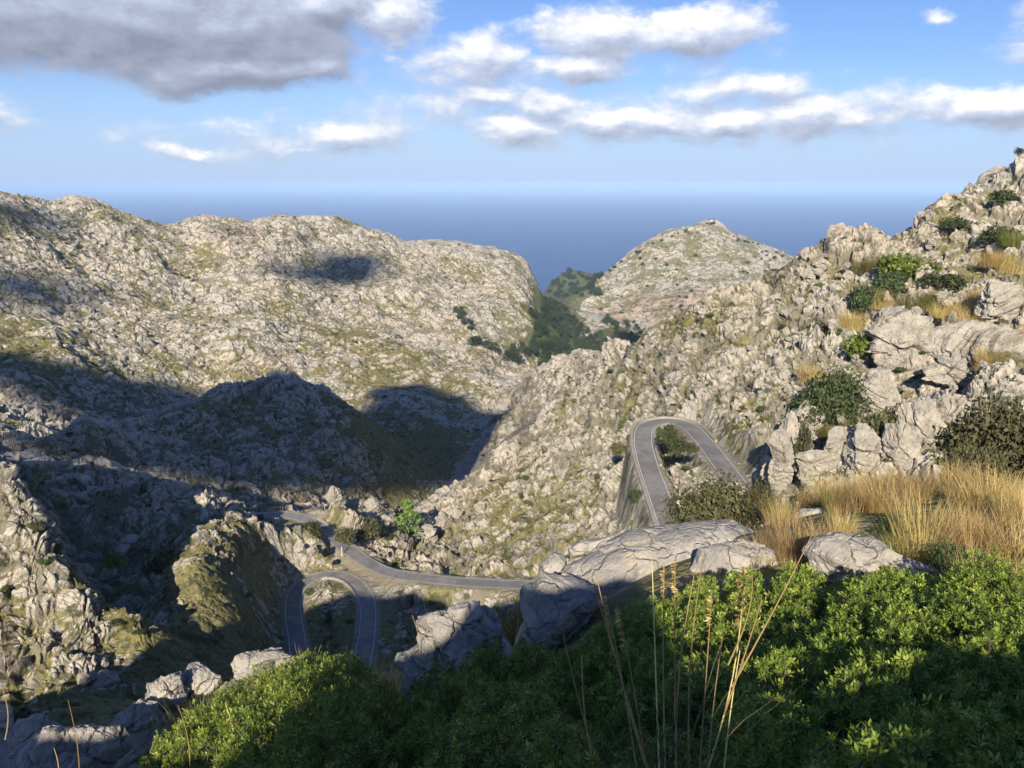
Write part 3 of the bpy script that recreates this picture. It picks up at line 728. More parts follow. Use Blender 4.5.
def roughen(V, size, seed, amt=1.0):
    """angular limestone: bedding joints in one direction, a few deep cracks, pitted skin"""
    rg = np.random.default_rng(seed)
    c = V.mean(0); D = V - c; Ln = np.linalg.norm(D, axis=1)[:, None] + 1e-9; N = D / Ln
    p = V / size
    ax = rg.normal(size=3) * (.5, .5, 1) + (.7, 0, .5); ax /= np.linalg.norm(ax)
    bx = np.cross(ax, (.2, 1, .1)); bx /= np.linalg.norm(bx); cx = np.cross(ax, bx)
    q = np.c_[p @ ax, p @ bx, p @ cx]
    u = q[:, 0] * 1.9 + .35 * n3(p, 1.2, seed + 4, 2); v = q[:, 1] * .9 + q[:, 2] * .5
    _, g1, h1, t1 = voro(u, v, seed); _, g2, h2, t2 = voro(u * 2.9 + 3, v * 3.4, seed + 20)
    _, g3, h3, t3 = voro(u * 7, v * 9, seed + 31)
    d = .10 * n3(p, .8, seed, 3) + .15 * (h1 - .5) + .08 * t1 - .07 * (1 - sstep(0, .10, g1)) + .05 * (h2 - .5) + .06 * t2 - .022 * (1 - sstep(0, .10, g2)) + .016 * (h3 - .5) + .018 * t3 + .016 * n3(p, 4, seed + 2) + .006 * n3(p, 18, seed + 5)
    return V + N * (d * size * amt)[:, None]
def rock_outline(poly, r, depth, label, seed=0, sub=6, amt=1.0, name='boulder', cat='boulder', group=None, tilt=0.0, mat='rock'):
    P = np.array(poly, float); cx, cy = P.mean(0); C = np.array(at(cx, cy, r))
    dist = np.linalg.norm(C); fw = C / dist
    rt = np.cross(fw, (0, 0, 1)); rt /= np.linalg.norm(rt); up = np.cross(rt, fw)
    # metres per pixel in the plane through C facing the camera
    q = np.array([np.array(at(x, y, 10.0)) for x, y in poly]); q = q * (dist / (q @ fw))[:, None] - C
    ox, oy = q @ rt, q @ up
    ang = np.arctan2(oy, ox); R = np.hypot(ox, oy); o = np.argsort(ang); ang, R = ang[o], R[o]
    # radius along straight polygon edges
    tt = np.linspace(-PI, PI, 361); xs, ys = R * np.cos(ang), R * np.sin(ang); RR = np.empty(361)
    for i, a in enumerate(tt):
        d = np.array((math.cos(a), math.sin(a))); best = R.min()
        for j in range(len(xs)):
            x0, y0 = xs[j], ys[j]; x1, y1 = xs[(j + 1) % len(xs)], ys[(j + 1) % len(xs)]
            den = d[0] * (y1 - y0) - d[1] * (x1 - x0)
            if abs(den) < 1e-9: continue
            s = (x0 * (y1 - y0) - y0 * (x1 - x0)) / den; u = (x0 * d[1] - y0 * d[0]) / den
            if s > 0 and -1e-6 <= u <= 1 + 1e-6: best = max(best, s) if best != R.min() else s
        RR[i] = best
    V, F = getico(sub); V = V.copy(); rg = np.random.default_rng(seed + 1000)
    if amt > .65:                                   # flat broken faces
        for k_ in range(18):
            n_ = rg.normal(size=3) * (.7, .7, 1); n_ /= np.linalg.norm(n_); s_ = V @ n_; V = V - np.outer(np.maximum(0, s_ - (.62 + .3 * rg.random())), n_) * .95
    a = np.arctan2(V[:, 1], V[:, 0]); rho = np.hypot(V[:, 0], V[:, 1])
    k = np.interp(a, tt, RR) * rho ** .75 * (1.13 if amt > .65 else 1)
    dz = np.sign(V[:, 2]) * np.abs(V[:, 2]) ** .9 * depth
    W = np.outer(k * np.cos(a), rt) + np.outer(k * np.sin(a), up) - np.outer(dz, fw) + tilt * np.outer(k * np.sin(a), fw)
    size = float(np.sqrt(R.mean() * depth) * 1.6)
    W = roughen(W, size, seed, amt)
    o = link(name, mesh_np(name, W, F, False), M[mat], label=label, category=cat, group=group)
    o.location = C
    return o
def rock_at(loc, dims, label, seed, sub=5, amt=1.3, rot=0, group=None, mat='rock_far', name='boulder', cat='boulder', fit=False):
    V, F = getico(sub); W = V.copy()
    if fit: W = np.sign(W) * np.abs(W) ** .5
    rg = np.random.default_rng(seed)
    for k in range(16):
        n = rg.normal(size=3) * (1, 1, .8); n /= np.linalg.norm(n); h = .50 + rg.random() * .35
        s = W @ n; W = W - np.outer(np.maximum(0, s - h), n) * .95
    W = W * np.array(dims)
    W = roughen(W, float(np.mean(dims)), seed, amt)
    if fit:
        lo, hi = W.min(0), W.max(0); W = (W - (lo + hi) / 2) * (np.array(dims) * 2 / (hi - lo))
    o = link(name, mesh_np(name, W, F), M[mat], label=label, category=cat, group=group)
    o.location = loc; o.rotation_euler.z = rot
    return o

# foliage -----------------------------------------------------------
def quads(C, U, W):
    """diamond leaves: centres, half-length vectors, half-width vectors"""
    n = len(C); V = np.empty((n, 4, 3)); V[:, 0] = C - U; V[:, 1] = C + W; V[:, 2] = C + U; V[:, 3] = C - W
    return V.reshape(-1, 3), np.arange(4 * n).reshape(n, 4)
def rand_dirs(n, rg):
    d = rg.normal(size=(n, 3)); return d / np.linalg.norm(d, axis=1)[:, None]
def clump_mesh(name, n, leaf, seed, sx=1, sy=1, sz=.75, lobes=9, shell=.55):
    """a shrub crown of unit radius sitting on z=0: leaves spread through lobes"""
    rg = np.random.default_rng(seed)
    L = rand_dirs(lobes, rg) * (.30 + .40 * rg.random((lobes, 1))); L[:, 2] = np.abs(L[:, 2]) * .9 + .25
    Rl = .30 + .25 * rg.random(lobes); k = rg.choice(lobes, n, p=Rl ** 2 / (Rl ** 2).sum())
    d = rand_dirs(n, rg); rad = shell + (1 - shell) * rg.random(n) ** .5
    C = L[k] + d * (Rl[k] * rad)[:, None] * (1 + .15 * rg.normal(size=(n, 1)))
    C = C * (sx, sy, sz); C[:, 2] = np.maximum(C[:, 2], .02)
    U = rand_dirs(n, rg); W = np.cross(U, d + .6 * rg.normal(size=(n, 3))); W /= np.linalg.norm(W, axis=1)[:, None] + 1e-9
    s = leaf * (.6 + .8 * rg.random((n, 1)))
    V, F = quads(C, U * s, W * s * .55)
    me = mesh_np(name, V, F); fattr(me, 'tone', np.clip(rg.random(n) * .7 + rg.random(lobes)[k] * .3, 0, 1), 'FACE'); return me
def tree_meshes(seed, kind='round'):
    rg = np.random.default_rng(seed)
    n = 900
    if kind == 'pine':       # a pine with a ragged, tapering crown (unit height)
        h = rg.random(n) ** .8; a = rg.random(n) * 2 * PI
        rr = (.30 * (1 - h) ** .55 + .05) * (.75 + .3 * np.sin(3 * a + 9 * h) + .2 * rg.normal(size=n) * .6) 
        C = np.c_[np.cos(a) * rr, np.sin(a) * rr, .14 + .84 * h]
    else:
        lob = 8; L = rand_dirs(lob, rg) * .22; L[:, 2] = L[:, 2] * .8 + .62; k = rg.integers(0, lob, n)
        C = L[k] + rand_dirs(n, rg) * (.10 + .12 * rg.random((n, 1)))
    U = rand_dirs(n, rg); W = np.cross(U, rand_dirs(n, rg)); s = .035 * (.6 + .8 * rg.random((n, 1)))
    V, F = quads(C, U * s, W * s * .7); me = mesh_np('crown', V, F); fattr(me, 'tone', rg.random(n), 'FACE')
    # trunk: tapered, slightly bent, with limbs
    TV, TF, b = [], [], 0
    def tube(p0, p1, r0, r1, m=5):
        nonlocal b
        p0 = np.array(p0, float); p1 = np.array(p1, float); d = p1 - p0; x = np.cross(d, (.3, .9, .2)); x /= np.linalg.norm(x); y = np.cross(d, x); y /= np.linalg.norm(y)
        for p, r in ((p0, r0), (p1, r1)):
            for i in range(m): TV.append(p + (x * math.cos(6.283 * i / m) + y * math.sin(6.283 * i / m)) * r)
        for i in range(m): TF.append((b + i, b + (i + 1) % m, b + m + (i + 1) % m, b + m + i))
        b += 2 * m
    tube((0, 0, -.05), (.01, 0, .4), .028, .02); tube((.01, 0, .4), (0, .01, .85), .02, .006)
    for i in range(7):
        a = rg.random() * 6.28; z = .3 + .07 * i; tube((0, 0, z), (math.cos(a) * .17, math.sin(a) * .17, z + .08), .010, .003, 4)
    return me, mesh_np('trunk', np.array(TV), np.array(TF))
def place_plant(name, crown, stem, loc, s, sz, rot, crown_name, stem_name, cm, sm, **props):
    e = bpy.data.objects.new(name, None); COL.objects.link(e); e.location = loc; e.scale = (s, s, sz); e.rotation_euler.z = rot; e.empty_display_size = .2
    for k, v in props.items():
        if v is not None: e[k] = v
    for nm, me, m in ((crown_name, crown, cm), (stem_name, stem, sm)):
        if me is None: continue
        o = bpy.data.objects.new(nm, me); COL.objects.link(o); o.parent = e
        o.material_slots[0].link = 'OBJECT' if o.material_slots else 'DATA'
        if o.material_slots: o.material_slots[0].material = m
    return e
def stems_mesh(seed, n=9):
    rg = np.random.default_rng(seed); V, F = [], []
    b = 0
    for i in range(n):
        a = rg.random() * 6.28; t = .25 + .35 * rg.random(); p1 = np.array((math.cos(a) * t, math.sin(a) * t, .45 + .15 * rg.random())); w = .022
        q = np.array((-math.sin(a), math.cos(a), 0)) * w; z = np.array((0, 0, w))
        for p, k in ((np.zeros(3), 1), (p1, .4)):
            for v in (q, z, -q, -z): V.append(p + v * k)
        for j in range(4): F.append((b + j, b + (j + 1) % 4, b + 4 + (j + 1) % 4, b + 4 + j))
        b += 8
    return mesh_np('stems', np.array(V), np.array(F))
def blades_mesh(name, n, h, spread, width, seed, lean=.35, curve=.25, heads=0.0, sd=.10):
    """thin bent blades rising from a tuft at the origin; three faces each"""
    rg = np.random.default_rng(seed)
    a = rg.random(n) * 2 * PI; r0 = sd * np.sqrt(rg.random(n)); H = h * (.35 + .65 * rg.random(n) ** 1.3); ln = lean * rg.random(n) ** .7
    a2 = a + rg.normal(size=n) * .5
    D = np.c_[np.cos(a2), np.sin(a2), np.zeros(n)]; side = np.c_[-np.sin(a2 + rg.normal(size=n)), np.cos(a2), np.zeros(n)]
    side /= np.linalg.norm(side, axis=1)[:, None]
    B = np.c_[np.cos(a) * r0, np.sin(a) * r0, np.full(n, -.03)]
    Vs = []
    for t, w in ((0, 1), (.35, .9), (.7, .65), (1, .12)):
        off = D * (H * (ln * t + curve * spread * t ** 2.4))[:, None]; P = B + off; P[:, 2] += H * (t - .18 * ln * t * t)
        Vs += [P - side * width * w, P + side * width * w]
    V = np.stack(Vs, 1); n8 = np.arange(n)[:, None] * 8
    F = np.concatenate([n8 + np.array([[0, 1, 3, 2]]), n8 + np.array([[2, 3, 5, 4]]), n8 + np.array([[4, 5, 7, 6]])])
    me = mesh_np(name, V.reshape(-1, 3), F); tn = rg.random(n); fattr(me, 'tone', np.concatenate([tn, tn, tn]), 'FACE'); return me
def ground_at(px, py, r0=2.0, r1=6000):
    h = hit(px, py, r0, r1)
    if h is None: return None
    # true height from the built sheet
    a = math.atan2(h[0], h[1]); r = math.hypot(h[0], h[1]); return zgrid(a, r)
def zgrid(a, r):
    az, R, Z = GR
    i = int(np.clip(np.searchsorted(az, a), 0, len(az) - 1)); j = int(np.clip(np.searchsorted(R[i], r), 0, R.shape[1] - 1))
    return np.array((r * math.sin(a), r * math.cos(a), Z[i, j]))
def on_road(x, y, m=1.5):
    for k, (P, w) in ROADS.items():
        if np.min(np.hypot(P[:, 0] - x, P[:, 1] - y)) < w / 2 + m: return True
    return False

def build_rocks():
    O = rock_outline
    O([(394,672),(398,655),(410,640),(409,625),(430,617),(452,612),(468,605),(485,618),(497,640),(510,665),(505,690),(490,708),(455,712),(420,705),(402,690)], 6.4, .42,
      'big cracked grey boulder standing alone in the dark shrubs, its upper left corner sunlit', 11, 6, 1.0)
    O([(566,566),(600,548),(640,527),(668,524),(705,519),(735,518),(757,532),(757,555),(735,572),(700,590),(650,612),(600,608),(560,592)], 9.6, .8,
      'long smooth pale limestone slab with sunlit top behind the tall stalks', 23, 6, .20, 'rock_slab', 'rock slab', tilt=.5)
    O([(540,562),(556,553),(566,560),(568,578),(552,585),(540,578)], 9.8, .22, 'small round sunlit rock at the left end of the long slab', 24, 4, .6)
    O([(522,588),(545,572),(575,578),(600,590),(596,612),(570,640),(545,665),(512,668),(512,650),(520,620)], 7.9, .5,
      'grey shaded rock face sloping down between the lone boulder and the slab', 31, 6, .6, 'boulder', 'boulder', tilt=.2)
    O([(566,548),(578,540),(604,538),(622,532),(600,552),(570,560)], 10.6, .3, 'thin flat rock ledge behind the left end of the long slab', 37, 4, .5, 'rock_ledge', 'rock ledge')
    O([(808,552),(820,538),(845,534),(872,540),(892,552),(925,566),(960,574),(930,590),(870,585),(815,575)], 7.6, .34,
      'low half shaded rock between the golden grass and the bright green shrub', 41, 5, .7)
    O([(792,518),(800,510),(818,509),(826,516),(812,526),(796,527)], 10.5, .16, 'small pale stone poking out of the golden grass', 43, 4, .8)
    O([(226,666),(232,655),(255,650),(280,649),(297,655),(285,668),(262,680),(240,682)], 10.2, .38, 'flat sunlit rock on the edge of the drop, right end of the rocky rim', 47, 5, .8)
    O([(183,672),(190,664),(208,664),(222,675),(220,690),(200,705),(186,702),(180,688)], 9.9, .34, 'rounded sunlit rock in the middle of the rocky rim above the dark valley', 53, 5, .8)
    O([(148,684),(160,672),(180,672),(186,690),(180,712),(160,712),(146,700)], 9.6, .34, 'creamy knobbly rock leaning against a rounder one on the rocky rim', 59, 5, .9)
    O([(118,712),(140,697),(162,700),(160,722),(135,735),(112,730)], 9.2, .28, 'thin slanting rock blade lower down the rocky rim', 61, 5, .8)
    O([(20,752),(45,730),(90,722),(125,728),(135,745),(110,775),(60,790),(10,780)], 8.2, .5, 'broad bluish grey rock in the shade at the bottom left corner', 67, 6, .7)
    O([(8,735),(20,722),(48,718),(66,724),(40,742),(12,750)], 9.4, .3, 'low shaded rock behind the broad grey one in the bottom left corner', 71, 5, .8)
    O([(452,720),(468,718),(480,728),(466,734),(452,730)], 4.6, .05, 'small whitish stone among the dark shrubs below the lone boulder', 73, 4, .8)
    O([(445,735),(455,741),(442,752),(430,748)], 4.2, .04, 'tiny pale stone under the dark shrub leaves', 74, 3, .8)
    O([(95,785),(125,735),(165,705),(215,690),(255,668),(300,660),(303,674),(262,690),(225,712),(190,730),(165,765),(150,795)], 9.75, .45,
      'long rough grey ledge that carries the sunlit rocks of the rocky rim', 79, 6, .7, 'rock_ledge', 'rock ledge')
    O([(690,572),(700,548),(740,540),(790,548),(815,560),(800,580),(740,590)], 8.4, .3, 'flat grey rock sunk in the soil between the slab and the low half shaded rock', 83, 5, .5)
    # rocks of the slopes
    L = [((334,497,218),(4.2,3,3.2),'tall pale outcrop lit by the sun beyond the middle road'), ((352,505,216),(3.6,3,2),'grey outcrop right of the tallest one beyond the middle road'),
         ((372,506,216),(3,2.6,2),'craggy rock left of the lone pine'), ((300,550,196),(1.8,1.6,1.7),'blocky sunlit rock on the knob above the lower loop, left one of the trio'),
         ((313,552,195),(1.8,1.5,1.7),'pale cube of rock on the knob above the lower loop'), ((289,546,197),(1.1,1.0,1.1),'small rock at the left end of the knob above the lower loop'),
         ((322,562,190),(1.6,1.2,1.2),'low pale rock just above the bend of the lower loop'), ((440,522,236),(4.5,3,2.5),'white boulder below the foot of the sunlit spur'),
         ((425,532,222),(4,2.6,2),'broad pale rock half in shade beside the middle road'), ((455,515,245),(3.4,2.4,2),'pale rock near the corner of the sunlit spur'),
         ((480,508,255),(3,2,1.8),'stepped pale rock low on the sunlit spur'),
         ((85,680,100),(1.6,1.4,1.1),'round grey rock in the shaded gully bottom left'), ((105,682,98),(2.6,2,1.4),'larger grey rock in the shaded gully bottom left'),
         ((125,545,190),(6,3,1.6),'long pale slab lying in the dark gully')]
    for i, ((px, py, r), d, lab) in enumerate(L):
        h = hit(px, py, r * .8, r * 1.3)
        c = at(px, py, r) if h is None else Vector(h)
        rock_at((c.x, c.y, c.z + d[2] * .15), d, lab, 100 + i, 5, 1.3, i * 1.1)
    # crags above the golden grass: (px, py of middle, half sizes in px, distance)
    G = [(690,0,0,0,0,'')]
    C = [(722,508,40,30,130,'big crag added in the hollow inside the upper hairpin to shade it, mostly behind the olive bush'), (784,456,17,36,148,'tall crag rising beside the end of the upper hairpin'),  # the first crag is added to throw shade on the hairpin
         (790,440,12,26,62,'narrow pale crag at the left end of the crags above the golden grass'), (812,420,14,20,64,'cracked pale crag beside the dark bush above the grass'),
         (838,452,16,22,50,'brown and grey crag just above the left part of the golden grass'), (872,452,24,26,46,'large rounded crag face above the middle of the golden grass'),
         (905,448,18,30,45,'half shaded crag right of the large rounded face'), (930,425,22,24,50,'layered crag with slanting cracks left of the big olive bush'),
         (960,412,26,18,55,'broad sunlit crag behind the big olive bush'), (885,395,22,18,62,'jagged bright crag above the dark hollow'),
         (920,348,34,26,64,'big shattered crag with its lower left side in shadow'), (958,375,26,12,58,'low slab of crag under the shadowed ledge'),
         (1005,300,18,34,52,'tall crag at the right edge with a steep dark side'), (985,345,40,16,54,'wide shaded ledge under the tall crag at the right edge'),
         (870,350,14,12,85,'small knobbly crag between two tufts of grass'), (845,330,18,10,95,'flat pale crag above the bushes'),
         (900,320,24,10,84,'long sloping rock shelf over the big shattered crag'), (820,470,20,14,44,'dark brown rock low behind the golden grass'),
         (775,470,14,16,60,'bluish shaded rock at the mouth of the dark hollow near the upper road')]
    for i, (px, py, hw, hh, r, lab) in enumerate(C):
        g_ = None if i < 2 else hit(px, py + hh * .5, 60, 500); r = math.hypot(g_[0], g_[1]) if g_ is not None else r
        m = r / FPX * 1.05; c = at(px, py, r)
        rock_at((c.x, c.y + hw * m * .5, c.z - hh * m * .15), (hw * m * 1.15, hw * m * .9, hh * m * 1.15), lab, 200 + i, 6, 1.45, i * .9, name='crag', cat='crag')
    proto = []
    rg = np.random.default_rng(61); n = 0
    while n < 110:
        px, py = rg.uniform(700, 1024), rg.uniform(180, 455)
        h = hit(px, py, 60, 500)
        if h is None or on_road(h[0], h[1], 4): continue
        r = math.hypot(h[0], h[1]); s = rg.uniform(2.5, 9) * r / FPX * (1 if px > 780 else .7)
        if len(proto) < 7:
            o = rock_at((0, 0, 0), (1, .85, .8), 'jagged bit of pale bedrock jutting from the right slope', 700 + n, 5, 1.5, 0, 'bedrock on the right slope', name='rock_outcrop', cat='outcrop'); proto.append(o)
        else:
            o = proto[n % 7].copy(); COL.objects.link(o)
        o.location = (h[0], h[1], h[2] - s * .1); o.scale = (s, s, s * rg.uniform(.7, 1.2)); o.rotation_euler = (rg.normal() * .25, rg.normal() * .25, rg.random() * 6); n += 1
    # unseen ledge added behind the photographer, its skyline shaped to shade the foreground
    B = [(-60,716,8.6),(20,728,8.4),(80,738,8.4),(170,772,5.2),(260,745,5.0),(340,725,5.2),(372,690,5.8),(395,672,6.3),(415,660,6.3),(440,646,6.3),(462,634,6.4),(478,606,6.5),(500,585,7.5),(560,590,8.6),(640,585,9.1),(676,600,6.6),(690,640,5.2),(702,715,3.5),(850,738,2.7),(1010,742,2.6),(1250,762,2.4)]
    Q = []
    for px, py, r in B:
        p = np.array(at(px, py, r)); t = (-3.4 - p[1]) / SUNV[1]; Q.append((p + SUNV * t)[[0, 2]])
    Q = np.array(sorted(map(tuple, Q))); x = np.linspace(Q[0, 0] - .5, Q[-1, 0] + 1.5, 150); zt = np.interp(x, Q[:, 0], Q[:, 1]) + .07 * fbm(x * 2.2, x * 0, 3, 4)
    m = 20; V = []
    for xx, z in zip(x, zt):
        zb = -2.6; h = z - zb
        for k in range(m):
            a = 2 * PI * k / m; V.append((xx, -3.4 + .55 * math.copysign(abs(math.cos(a)) ** .7, math.cos(a)) * (1.25 - .4 * max(0, math.sin(a))), zb + h * (.5 + .5 * math.copysign(abs(math.sin(a)) ** .6, math.sin(a)))))
    V = np.array(V); V[:, 1] += .16 * fbm(V[:, 0] * 1.3, V[:, 2] * 1.3, 4, 6); n = len(x)
    F = [(i * m + k, (i + 1) * m + k, (i + 1) * m + (k + 1) % m, i * m + (k + 1) % m) for i in range(n - 1) for k in range(m)]
    me = bpy.data.meshes.new('rock_ledge'); me.from_pydata([tuple(v) for v in V], [], F + [tuple(range(m)), tuple(range((n - 1) * m, n * m))[::-1]]); me.update()
    link('rock_ledge', me, M['rock'], label='long uneven rock ledge added behind the viewpoint, shaped to shade the foreground', category='rock ledge')

def build_shade_shoulder():
    """unseen rocky shoulder added left behind the viewpoint, shaped to shade the valley foot"""
    P = [(-104,-34),(-90,-20),(-85.5,-10),(-82.5,-6),(-80.8,-3),(-79,0),(-76.5,2.5),(-74,4),(-68,6.8),(-60,5.6),(-51,6.8),(-44,4.5),(-36,-6),(-26,-26)]
    x = np.linspace(P[0][0], P[-1][0], 260); z = np.interp(x, [p[0] for p in P], [p[1] for p in P]) + .7 * fbm(x / 5, x * 0, 4, 14); m = 40; V = []
    for xx, zz in zip(x, z):
        for k in range(m):
            t = k / (m - 1) * 2 - 1; V.append((xx, -25 + t * 24, -46 + (zz + 46) * (1 - abs(t) ** 1.3)))
    V = np.array(V); k = np.clip(np.abs(V[:, 1] + 25) / 6, 0, 1); _, G, H, T = voro(V[:, 0] / 4, V[:, 1] / 4, 5); V[:, 2] += k * ((H - .5) * 2 + 1.2 * fbm(V[:, 0] / 7, V[:, 1] / 7, 3, 6)); n = len(x)
    I = np.arange(n * m).reshape(n, m); F = np.stack([I[:-1, :-1], I[1:, :-1], I[1:, 1:], I[:-1, 1:]], -1).reshape(-1, 4)
    link('shade_shoulder', mesh_np('shade_shoulder', V, F), M['rock_far'], kind='structure')

def build_plants():
    sh = [clump_mesh('foliage', 1500, .075, 400 + i) for i in range(4)]
    shfine = [clump_mesh('foliage', 6000, .040, 410 + i, lobes=16) for i in range(2)]
    st = [stems_mesh(420 + i) for i in range(3)]
    for m_ in sh + shfine: m_.materials.append(M['leafd'])
    for m_ in st: m_.materials.append(M['twig'])
    tr = [tree_meshes(430 + i, k) for i, k in enumerate(('pine', 'round', 'round'))]
    for a_, b_ in tr: a_.materials.append(M['pine']); b_.materials.append(M['bark'])
    rg = np.random.default_rng(5)
    def shrub(px, py, r, wpx, hpx, label, mat='leafd', fine=False, group=None, name='shrub', drop=.1):
        c = at(px, py + hpx / 2, r); s = wpx / 2 * r / FPX; z = hpx * r / FPX * 1.15
        me = (shfine if fine else sh)[int(rg.integers(0, 2))]
        place_plant(name, me, st[int(rg.integers(0, 3))], (c.x, c.y, c.z - drop), s * 1.35, z * 1.15, rg.random() * 6, 'foliage', 'stems', M[mat], M['twig'], label=label, category='shrub', group=group)
    # single bushes one can point to
    for a_ in ((1004,438,17,80,58,'big grey olive bush at the right edge beside the golden grass','leafg',True), (975,470,15,50,40,'small olive bush in front of the big one at the right edge','leafg',True),
               (712,500,15,72,46,'dome shaped olive bush just behind the long slab','leafg',True), (757,494,16,38,30,'smaller olive bush right of the dome shaped one','leafg',True), (836,508,11,46,22,'low dark bush sunk in the golden grass above the pale stone','leafd',True), (905,528,9,50,20,'low green bush in the golden grass above the half shaded rock','leafd',True), (958,500,12,40,22,'dark bush in the golden grass below the small olive one','leafg',True), (960,552,7.6,50,24,'dark leafy bush at the foot of the golden grass','leafd',True), (1010,500,13,30,40,'dark thin bush among the golden grass at the right edge','leafd',True),
               (833,395,64,58,40,'dark green bush spreading over the hollow above the crags','leafd',True), (812,400,66,30,24,'low green bush at the left of the dark spreading one','leafd',False),
               (880,428,52,36,34,'yellowish green bush in the cleft between two crags','leafg',False), (866,300,96,26,22,'dark round bush on the upper slope left of a grey rock','leafd',False),
               (905,268,105,40,20,'bright green bush high on the right slope','leaf',False), (890,285,100,26,16,'dark bush under the bright green one high on the slope','leafd',False),
               (870,348,80,40,20,'light green bush beside a tuft on the middle slope','leaf',False), (940,282,98,36,12,'flat green bush above the long rock shelf','leafd',False),
               (800,440,66,18,26,'green bush on the edge of the left crag','leafg',False), (785,450,64,12,20,'narrow green bush hanging by the dark hollow','leafd',False),
               (880,395,64,30,14,'low bush on top of the jagged crag','leafd',False), (1002,198,100,24,8,'dark shrub just under the skyline at the right','leafd',False),
               (1000,236,88,30,10,'dark shrub on a ledge below the skyline at the right','leafd',False), (955,225,130,26,10,'green mat of shrub near the right crest','leafd',False),
               (664,433,178,20,16,'green bush inside the bend of the upper hairpin','leafd',False), (676,446,168,22,12,'green bush beside the first inside the upper hairpin','leafd',False), (690,448,166,14,9,'smallest bush inside the upper hairpin','leafg',False),
               (620,448,215,16,12,'round bush below the retaining wall','leafg',False), (636,495,160,14,9,'dark shrub at the foot of the retaining wall','leafd',False),
               (163,568,182,34,34,'dark green bush at the edge of the sunlit meadow','leafd',False), (115,562,178,18,14,'small bush catching the sun in the dark gully','leaf',False),
               (205,560,186,18,14,'small dark bush in the sunlit meadow','leafd',False), (345,535,205,20,12,'round bush beside the middle road near the post','leafg',False), (312,528,212,18,10,'bush in the bend of the middle road','leafd',False),
               (372,528,215,24,14,'low green bush left of the lone pine foot','leafg',False), (836,334,150,24,12,'dark bush near the saddle of the spur','leafd',False),
               (935,270,108,22,10,'small green bush above the flat green one','leaf',False), (820,330,150,20,10,'olive bush left of the saddle bush','leafg',False)):
        px, py, r, w, h, lab, mt, fine = a_
        if px > 770 and r > 40:
            g_ = hit(px, py + h * .4, 60, 500); r = math.hypot(g_[0], g_[1]) if g_ is not None else r
        shrub(px, py, r, w, h, lab, mt, fine)
    # scattered scrub: many of a kind, nothing tells them apart
    n = 0; seen = []
    while n < 150:
        px = rg.uniform(430, 1024); py = rg.uniform(240, 560)
        h = ground_at(px, py, 45, 560)
        if h is None or on_road(h[0], h[1]): continue
        r = math.hypot(h[0], h[1])
        if not (90 < r < 520) or (px < 560 and py > 560): continue
        if fbm(h[0] / 25, h[1] / 25, 2, 77) + rg.random() * .5 < .22: continue
        s = rg.uniform(.5, 1.25) * (1 + r / 500)
        place_plant('scrub_bush', sh[n % 4], None, (h[0], h[1], h[2] - .15), s, s * rg.uniform(.55, .9), rg.random() * 6, 'foliage', 'stems', M[('leafd', 'leafg', 'leafd', 'leaf')[n % 4]], None,
                    label='small round bush scattered over the sunlit rocky spur', category='shrub', group='scrub on the sunlit spur'); n += 1
    n = 0
    while n < 140:
        px = rg.uniform(0, 530); py = rg.uniform(210, 640)
        h = ground_at(px, py, 100, 1300)
        if h is None or on_road(h[0], h[1]): continue
        r = math.hypot(h[0], h[1]); s = rg.uniform(.8, 1.5) * (1.0 + r / 700)
        place_plant('scrub_bush', sh[n % 4], None, (h[0], h[1], h[2] - .2), s, s * rg.uniform(.6, .9), rg.random() * 6, 'foliage', 'stems', M[('leafd', 'leafg')[n % 2]], None,
                    label='dark bush dotted over the left mountain and the valley below it', category='shrub', group='bushes on the left mountain'); n += 1
    # the rest of the scrub, far too much to count: one object
    Vs, Fs, Ts, nv = [], [], [], 0
    for q in range(2600):
        if q < 1300: px, py = rg.uniform(0, 535), rg.uniform(200, 420)
        elif q < 2000: px, py = rg.uniform(430, 1020), rg.uniform(200, 560)
        else: px, py = rg.uniform(575, 790), rg.uniform(222, 335)
        h = ground_at(px, py, 60, 2900)
        if h is None or on_road(h[0], h[1]) or fbm(h[0] / 60, h[1] / 60, 2, 78) + rg.normal() * .25 < 0: continue
        r = math.hypot(h[0], h[1]); s = rg.uniform(.5, 1.15) * (.55 + r / 620); m = 26
        d = rand_dirs(m, rg) * (rg.random((m, 1)) ** .4) * (s, s, s * .6); C = h + d + (0, 0, s * .3); U = rand_dirs(m, rg) * s * .32; W = np.cross(U, rand_dirs(m, rg)) * .8
        V, F = quads(C, U, W); Vs.append(V); Fs.append(F + nv); nv += len(V); Ts.append(rg.random(m) * .7 + rg.random() * .3)
    me = mesh_np('undergrowth', np.vstack(Vs), np.vstack(Fs)); fattr(me, 'tone', np.concatenate(Ts), 'FACE')
    link('undergrowth', me, M['leafd'], kind='stuff', label='low dark scrub dotted over all the rocky slopes', category='scrub')
    # trees
    def tree(px, py, r, hpx, label, k, mat, w=1.0, group=None, rmax=None, name='tree'):
        h = ground_at(px, py, r * .8, r * 1.25); p = at(px, py, r) if h is None else Vector(h)
        H = hpx * math.hypot(p.x, p.y) / FPX * 1.05
        place_plant(name, tr[k][0], tr[k][1], (p.x, p.y, p.z), H * w, H, rg.random() * 6, 'crown', 'trunk', M[mat], M['bark'], label=label, category='tree', group=group)
    tree(407, 527, 236, 38, 'lone bright green pine standing by the corner of the sunlit spur', 0, 'pine', 1.25, name='pine_tree')
    tree(1018, 158, 310, 9, 'tiny windswept tree on the skyline at the top right', 1, 'pined', 1.3)
    k = 0
